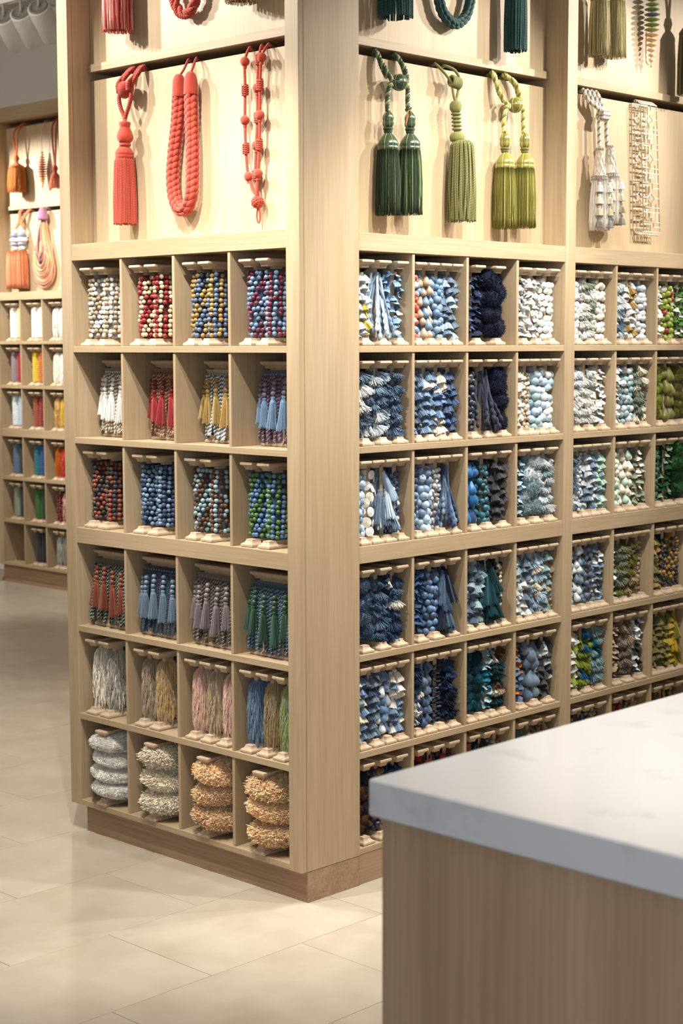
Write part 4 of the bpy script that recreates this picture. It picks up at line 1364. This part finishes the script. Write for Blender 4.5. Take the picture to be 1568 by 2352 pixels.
for x, o, dz in ((1.388, 0.038, 0.0), (1.447, 0.034, 0.014)):
    dx = 0.0 if dz == 0 else 0.012
    h.new()
    for (rr, zz, xx) in ((0.0115, 2.118, 0), (0.0235, 2.031, dx), (0.0245, 2.024, dx)):
        n = 26 if rr < 0.02 else 46
        for q in range(n):
            a = 2 * PI * q / n
            X, Y, Z = h.c(x + xx, o, zz + dz)
            b = np.linspace(0, 2 * PI, 7)
            tubes(h.g, np.stack([X + rr * math.sin(a) + 0.0032 * np.cos(b) * math.cos(a + 0.8), Y - rr * math.cos(a) + 0.0032 * np.cos(b) * math.sin(a + 0.8), Z + 0.0036 * np.sin(b)], 1), 0.0011, 4, v=rnd.uniform(0.2, 0.8), p=float(q % 2))
    h.done('loop_ring', M_CORD, WH, WH2)
    h.new()
    pr = [(0.0100, 2.115 + dz), (0.0120, 2.100 + dz), (0.0165, 2.065 + dz), (0.0215, 2.032 + dz)]
    P, _ = spline([(r, 0, z) for r, z in pr], 22)
    X, Y, _ = h.c(x, o, 0)
    sh = np.linspace(0, dx, 22)
    h.lathe(x + dx / 2, o, [(r * 0.93, z) for r, z in pr], 20, v=0.9)
    for q in range(7):
        for sg in (1, -1):
            a = 2 * PI * q / 7 + sg * np.linspace(0, 1.9, 22)
            rr = P[:, 0] + 0.0008 * sg * np.cos(np.linspace(0, 12, 22))
            tubes(h.g, np.stack([X + sh + rr * np.sin(a), Y - rr * np.cos(a), P[:, 2] - h.z], 1), 0.0020, 5, v=0.6, p=0.25 if sg > 0 else 0.0, ref=(0.3, 1, 0.1))
    h.done('plaited_head', M_CORD, lin('d9cfc0'), WH2)
    h.new()
    skirt_strands(h, x + dx + (0.003 if dz else 0.002), o, 2.024 + dz, 1.862 + dz * 1.7, 0.0235, 0.0310, 96, 0.00105, mix=0.25)
    h.done('thread_skirt', M_YARN, lin('ddd6cb'), lin('b0a496'), kind='stuff')
    for q, a in enumerate((-0.95, 0.35, 1.5)):
        for k, cc in enumerate(('f0ece4', 'd9cdb8', 'b5a98e', '7d7a70')):
            R = 0.0265 + 0.0035 * k / 3 + 0.005
            X, Y, Z = h.c(x + dx + 0.002 + R * math.sin(a), o + R * math.cos(a), 2.012 + dz - 0.037 * k)
            ts = put('tassel', rnd.choice(PR['bell']), h.r, mat4=Matrix.Translation((X, Y, Z)) @ Matrix.Diagonal((0.027, 0.027, 0.031, 1)), col=lin(cc))

# the fretwork strap
h = Hang('B', 1.66, ZP, 'fretwork_strap', 'flat cream strap of openwork cord lattice beside the white tassels', 'strap')
FW = lin('ddd0b8')


def lattice(h, x0, x1, z1, z0, out, lean):
    rows = int((z1 - z0) / 0.030)
    dz = (z1 - z0) / rows
    w = x1 - x0
    c = lambda u, z: h.c(x0 + lean * (z1 - z) + u * w, out, z)
    L = []
    for u in (0.0, 1.0):
        L.append([(u, z1), (u, z0)])
    for i in range(rows):
        a, b = z1 - dz * i, z1 - dz * (i + 1)
        m = (a + b) / 2
        if i % 4 == 0:
            L += [[(0, a), (1, a)], [(0, a - 0.007), (0.42, a - 0.007), (0.42, b)], [(0.62, a), (0.62, m), (1, m)], [(0.2, a - 0.007), (0.2, b)]]
        elif i % 4 == 1:
            L += [[(0.42, a), (0.5, a), (0.72, m), (0.5, b), (0.28, m), (0.5, a)], [(0, m), (0.28, m)], [(0.72, m), (1, m)], [(0.2, a), (0.2, m)]]
        elif i % 4 == 2:
            L += [[(0.5, a), (0.5, m), (0.15, m), (0.15, b)], [(0.8, a - 0.004), (0.8, b)], [(0.5, m), (1, m)], [(0, a - 0.004), (0.3, a - 0.004)]]
        else:
            L += [[(0, a), (1, a)], [(0.15, a), (0.15, b), (0.85, b), (0.85, a)], [(0.38, a), (0.38, m), (0.62, m), (0.62, a)], [(0.5, m), (0.5, b)]]
    L.append([(0, z0), (1, z0)])
    for l in L:
        P = np.array([c(u, z) for u, z in l])
        for p, q in zip(P[:-1], P[1:]):
            tubes(h.g, np.linspace(p, q, 2)[None], 0.0019, 6, v=0.6, ref=(0, 1, 0.02))
        for p in P[1:-1]:
            sphere(h.g, tuple(p), 0.0019, 6, 4, v=0.6)


h.new()
lattice(h, 1.622, 1.716, 2.286, 1.872, 0.030, 0.075)
h.done('front_lattice', M_CORD, FW, FW, kind='stuff')
h.new()
lattice(h, 1.606, 1.698, 2.286, 1.885, 0.007, 0.045)
h.done('back_lattice', M_CORD, FW, FW, kind='stuff')
h.new()
for u in np.linspace(0, 1, 9):
    P, _ = spline(h.pts([(1.606 + 0.092 * u + 0.018, 0.007, 1.886), (1.612 + 0.092 * u + 0.022, 0.012, 1.868), (1.630 + 0.094 * u + 0.022, 0.026, 1.862), (1.622 + 0.094 * u + 0.031, 0.030, 1.874)]), 9)
    tubes(h.g, P, 0.0018, 5, v=0.6)
    P, _ = spline(h.pts([(1.606 + 0.092 * u, 0.007, 2.284), (1.606 + 0.092 * u, -0.004, 2.2925), (1.612 + 0.092 * u, 0.006, 2.2935), (1.622 + 0.094 * u, 0.022, 2.291), (1.622 + 0.094 * u, 0.030, 2.284)]), 12)
    tubes(h.g, P, 0.0018, 5, v=0.6)
h.done('folded_end', M_CORD, FW, FW, kind='stuff')

# upper rows, cut by the top of the picture
ZU = 2.816


def up_tassel(unit, x, zb, zt, r0, r1, name, label, c1, c2, cords=False, n=120, mix=0.3, top=0.0, hollow=False, out=0.052):
    h = Hang(unit, x, ZU, name, label)
    zs = h.dz
    h.new()
    for sx in (-0.012, 0.012):
        rope(h.g, h.pts([(x + sx, -0.02, ZU - 0.015 + zs), (x + sx, -0.005, ZU + 0.005 + zs), (x + sx, 0.012, ZU + 0.002 + zs), (x + sx * 1.8, out, ZU - 0.05 + zs), (x + sx * 0.3, out, zt + 0.075)]), 0.006, 0.018)
    h.done('rope_loop', M_CORD, c1, c2)
    h.new()
    h.lathe(x, out, [(0.006, zt + 0.078), (0.014, zt + 0.072), (0.019, zt + 0.055), (0.013, zt + 0.040), (0.012, zt + 0.034), (0.022, zt + 0.024), (r0 * 1.06, zt + 0.010), (r0 * 1.08, zt + 0.003), (r0 * 0.9, zt - 0.002)], 30)
    h.done('head', M_WOOL, c1, c2, at=(x, out, zt + 0.04))
    h.new()
    if cords:
        skirt_cords(h, x, out, zt, zb, r0, r1, n, 0.0024, 0.0078, 0.002)
        h.done('cord_skirt', M_CORD, c1, c2, kind='stuff')
    else:
        skirt_strands(h, x, out, zt, zb, r0, r1, n, 0.0011, mix=mix, hollow=hollow)
        h.done('thread_skirt', M_YARN, c1, c2, kind='stuff')
    return h


up_tassel('A', -0.778, 2.402, 2.60, 0.036, 0.0425, 'tassel_tieback', 'pink-red silky tassel, first on the upper red panel', lin('c24e44'), lin('eeaaa0'), n=190, mix=0.45, hollow=True)
up_tassel('A', -0.250, 2.408, 2.56, 0.036, 0.0415, 'tassel_tieback', 'olive, rust and white streaked tassel, last on the upper red panel', lin('8f6a40'), lin('efe6d2'), n=170, mix=0.5, hollow=True)
TL, TL2 = lin('173c3a'), lin('265653')
up_tassel('B', 0.408, 2.392, 2.58, 0.040, 0.0470, 'tassel_tieback', 'wide dark teal cord tassel, first on the upper green panel', TL, TL2, True, 60)
up_tassel('B', 0.936, 2.366, 2.58, 0.027, 0.0325, 'tassel_tieback', 'slim dark teal cord tassel, last on the upper green panel', TL, TL2, True, 46)


def up_loop(unit, x, pts, R, solid, label, c1, c2):
    h = Hang(unit, x, ZU, 'rope_tieback', label)
    h.new()
    p = [(px, 0.026, pz) for px, pz in pts]
    p = [(p[0][0] + 0.012, 0.024, ZU - 0.06), (p[0][0] + 0.004, 0.025, 2.62)] + p + [(p[-1][0] - 0.002, 0.028, 2.62), (p[-1][0] - 0.012, 0.026, ZU - 0.06)]
    if solid:
        plait(h.g, h.pts(p), R)
    else:
        for j in range(3):
            P, L = spline(h.pts(p), 220)
            T, N, B = frames(P)
            a = np.linspace(0, L, 220) / 0.085 * 2 * PI + j * 2 * PI / 3
            C = P + R * 0.52 * (np.cos(a)[:, None] * N + np.sin(a)[:, None] * B)
            rope(h.g, C[::2], R * 0.56, 0.02, sides=5, per=7)
    h.done('plaited_rope' if solid else 'twisted_rope', M_CORD, c1, c2)
    h.new()
    for i, e in enumerate((0, -1)):
        x0 = p[e][0]
        h.lathe(x0, p[e][1], [(0.003, ZU - 0.03), (0.012, ZU - 0.036), (R * 1.1, ZU - 0.055), (R * 1.12, ZU - 0.10), (R, ZU - 0.102)], 22)
        rope(h.g, h.pts([(x0, -0.02, ZU - 0.015), (x0, -0.005, ZU + 0.003), (x0, 0.010, ZU), (x0, p[e][1], ZU - 0.032)]), 0.0034, 0.011)
    h.done('end_cap', M_WOOL, c1, c2)


up_loop('A', -0.512, [(-0.557, 2.48), (-0.553, 2.462), (-0.540, 2.434), (-0.510, 2.416), (-0.480, 2.428), (-0.464, 2.452), (-0.460, 2.48)], 0.0150, False, 'coral twisted rope loop, middle of the upper red panel', CORAL, CORAL2)
up_loop('B', 0.69, [(0.612, 2.51), (0.618, 2.478), (0.640, 2.436), (0.690, 2.415), (0.736, 2.442), (0.755, 2.482), (0.760, 2.51)], 0.0155, True, 'dark teal plaited rope loop, middle of the upper green panel', TL, TL2)

OL, OL2 = lin('8c8458'), lin('c4b78c')
h = up_tassel('B', 1.362, 2.402, 2.570, 0.028, 0.0325, 'tassel_tieback', 'striped olive double tassel high beside the disc strand', OL, OL2, n=120, mix=0.35, out=0.05)
h.new()
h.lathe(1.462, 0.042, [(0.006, 2.665), (0.014, 2.659), (0.019, 2.642), (0.013, 2.627), (0.022, 2.611), (0.0295, 2.597), (0.030, 2.590), (0.026, 2.585)], 30)
h.done('head', M_WOOL, OL, OL2, at=(1.462, 0.042, 2.62))
h.new()
rope(h.g, h.pts([(1.402, -0.02, ZU - 0.015), (1.402, -0.005, ZU + 0.005), (1.404, 0.012, ZU + 0.002), (1.440, 0.042, ZU - 0.05), (1.462, 0.042, 2.66)]), 0.006, 0.018)
h.done('rope_loop', M_CORD, OL, OL2)
h.new()
skirt_strands(h, 1.464, 0.042, 2.588, 2.410, 0.026, 0.030, 105, 0.0011, mix=0.35)
h.done('thread_skirt', M_YARN, OL, OL2, kind='stuff')


def disc_strand(unit, x, zt, zb, zhang, n, rmax, cols, label):
    h = Hang(unit, x, ZU, 'disc_tieback', label)
    out = rmax + 0.006
    zs = h.dz
    h.new()
    P, _ = spline(h.pts([(x, -0.02, ZU - 0.015 + zs), (x, -0.005, ZU + 0.003 + zs), (x, 0.010, ZU + zs), (x, out, ZU - 0.05 + zs), (x, out, zt), (x, out, zb), (x - 0.006, out - 0.004, zb - 0.012), (x - 0.013, out - 0.012, zb - 0.004), (x - 0.012, out - 0.014, zb + 0.09)]), 80)
    tubes(h.g, P, 0.0022, 6, v=0.6, ref=(0.9, 0.3, 0.1))
    h.done('cord', M_CORD, lin('d8b98a'), lin('d8b98a'))
    for i in range(n):
        t = i / (n - 1)
        z = zt + (zb - zt) * t
        rr = rmax * (0.36 + 0.64 * math.sin(PI * min(max(t, 0.02), 0.98)) ** 1.2)
        h.new()
        h.lathe(x + 0.001 * math.sin(3 * i), out, [(0.003, z + 0.0066), (rr * 0.5, z + 0.0055), (rr * 0.94, z + 0.0016), (rr, z), (rr * 0.94, z - 0.0016), (rr * 0.5, z - 0.0055), (0.003, z - 0.0066)], 20)
        h.done('disc', M_SILK, lin(cols[min(int(t * len(cols)), len(cols) - 1)]), at=(x, out, z))


disc_strand('B', 1.679, 2.690, 2.430, ZU, 17, 0.0265, ['c9a878', 'c9a878', 'b9a25e', '8f9a4c', '6f7f3a', '5a5f78', '7d8f3f', '7d8f3f', 'cfa67a', 'd2ae84', 'e0c8a4', 'e0c8a4'], 'strand of green, blue and tan discs growing then shrinking in size')
up_tassel('B', 1.868, 2.335, 2.53, 0.030, 0.0345, 'tassel_tieback', 'dark brown-green tassel at the frame edge of the upper panel', lin('5d553a'), lin('8d8358'), n=110)

# the far shelf
OR, OR2 = lin('b8672e'), lin('dd9a5a')
up_tassel('C', -5.545, 2.44, 2.59, 0.045, 0.056, 'tassel_tieback', 'orange tassel with golden neck on the far shelf', OR, OR2, n=120, mix=0.4, out=0.06)
disc_strand('C', -5.312, 2.665, 2.465, ZU, 15, 0.030, ['d9b98a', 'c98a4a', 'b35a2c', 'a03c22', 'a03c22', 'b35a2c', 'c98a4a', 'e0c89c'], 'spindle of orange and brown discs hung on a thin cord, far shelf')
up_tassel('C', -5.16, 2.44, 2.50, 0.026, 0.034, 'tassel_tieback', 'small rust and pink tassel half hidden by the post, far shelf', lin('a8492e'), lin('d9a07c'), n=70)
h = Hang('C', -5.56, ZP, 'tassel_tieback', 'peach double tassel with white and blue beads on the far shelf')
h.new()
for sx in (-0.045, 0.045):
    for o in (0, 0.014):
        rope(h.g, h.pts([(-5.54 + sx + o, -0.02, ZP + 0.034), (-5.54 + sx + o, -0.006, ZP + 0.035), (-5.545 + sx + o, 0.012, ZP + 0.034), (-5.56 + sx * 0.3 + o, 0.034, 2.262), (-5.56 + sx * 1.1, 0.04, 2.215)]), 0.0068, 0.022)
h.done('rope_loop', M_CORD, lin('b5714a'), lin('d9a888'))
for sx in (-0.038, 0.038):
    for z, rr, cc in ((2.205, 0.020, 'eee6da'), (2.178, 0.032, '6d6f86'), (2.152, 0.036, 'e4dfe2'), (2.126, 0.030, '7d7a8c'), (2.102, 0.020, 'eee6da')):
        h.new()
        h.lathe(-5.565 + sx, 0.042, [(0.003, z + 0.016), (rr * 0.7, z + 0.012), (rr, z + 0.002), (rr * 0.7, z - 0.012), (0.003, z - 0.014)], 20)
        h.done('bead', M_SILK, lin(cc), at=(-5.565 + sx, 0.042, z))
    h.new()
    skirt_strands(h, -5.567 + sx, 0.053, 2.084, 1.852, 0.038, 0.046, 90, 0.0016, mix=0.2)
    h.done('thread_skirt', M_YARN, lin('c9764e'), lin('dd9a74'), kind='stuff')
h = Hang('C', -5.32, ZP, 'skein_tieback', 'hanging skein of peach, mauve and brown cords looped below a mauve band', 'skein')
h.new()
for i in range(26):
    t = i / 25
    w = 0.030 + 0.085 * (1 - t) ** 0.8 * rnd.uniform(0.85, 1.05)
    zb = 1.853 + 0.18 * t + rnd.uniform(-0.008, 0.008)
    o = 0.024 + 0.03 * t + rnd.uniform(-0.006, 0.006)
    P, _ = spline(h.pts([(-5.312, 0.03, 2.285), (-5.326 - w * 0.25, o, 2.20), (-5.33 - w * 0.8, o, 2.06), (-5.33 - w, o, zb + 0.10), (-5.33 - w * 0.7, o, zb + 0.03), (-5.33, o, zb), (-5.33 + w * 0.7, o, zb + 0.03), (-5.33 + w, o, zb + 0.10), (-5.33 + w * 0.8, o, 2.06), (-5.318 + w * 0.25, o, 2.20), (-5.306, 0.03, 2.285)]), 50)
    tubes(h.g, P, 0.0042, 5, v=rnd.uniform(0.2, 0.9), p=rnd.choice((0, 0, 0.5, 1.0)), ref=(0.1, 1, 0.15))
h.done('looped_cords', M_CORD, lin('c48a62'), lin('6d4a55'), kind='stuff')
h.new()
h.lathe(-5.309, 0.040, [(0.016, 2.335), (0.022, 2.325), (0.034, 2.28), (0.036, 2.262), (0.030, 2.26)], 18)
P, _ = spline(h.pts([(-5.309, -0.02, ZP + 0.012), (-5.309, -0.006, ZP + 0.037), (-5.309, 0.010, ZP + 0.038), (-5.309, 0.034, 2.322)]), 14)
tubes(h.g, P, 0.008, 8, v=0.5, ref=(1, 0.1, 0))
h.done('band', M_WOOL, lin('94647a'), lin('a87a8c'))
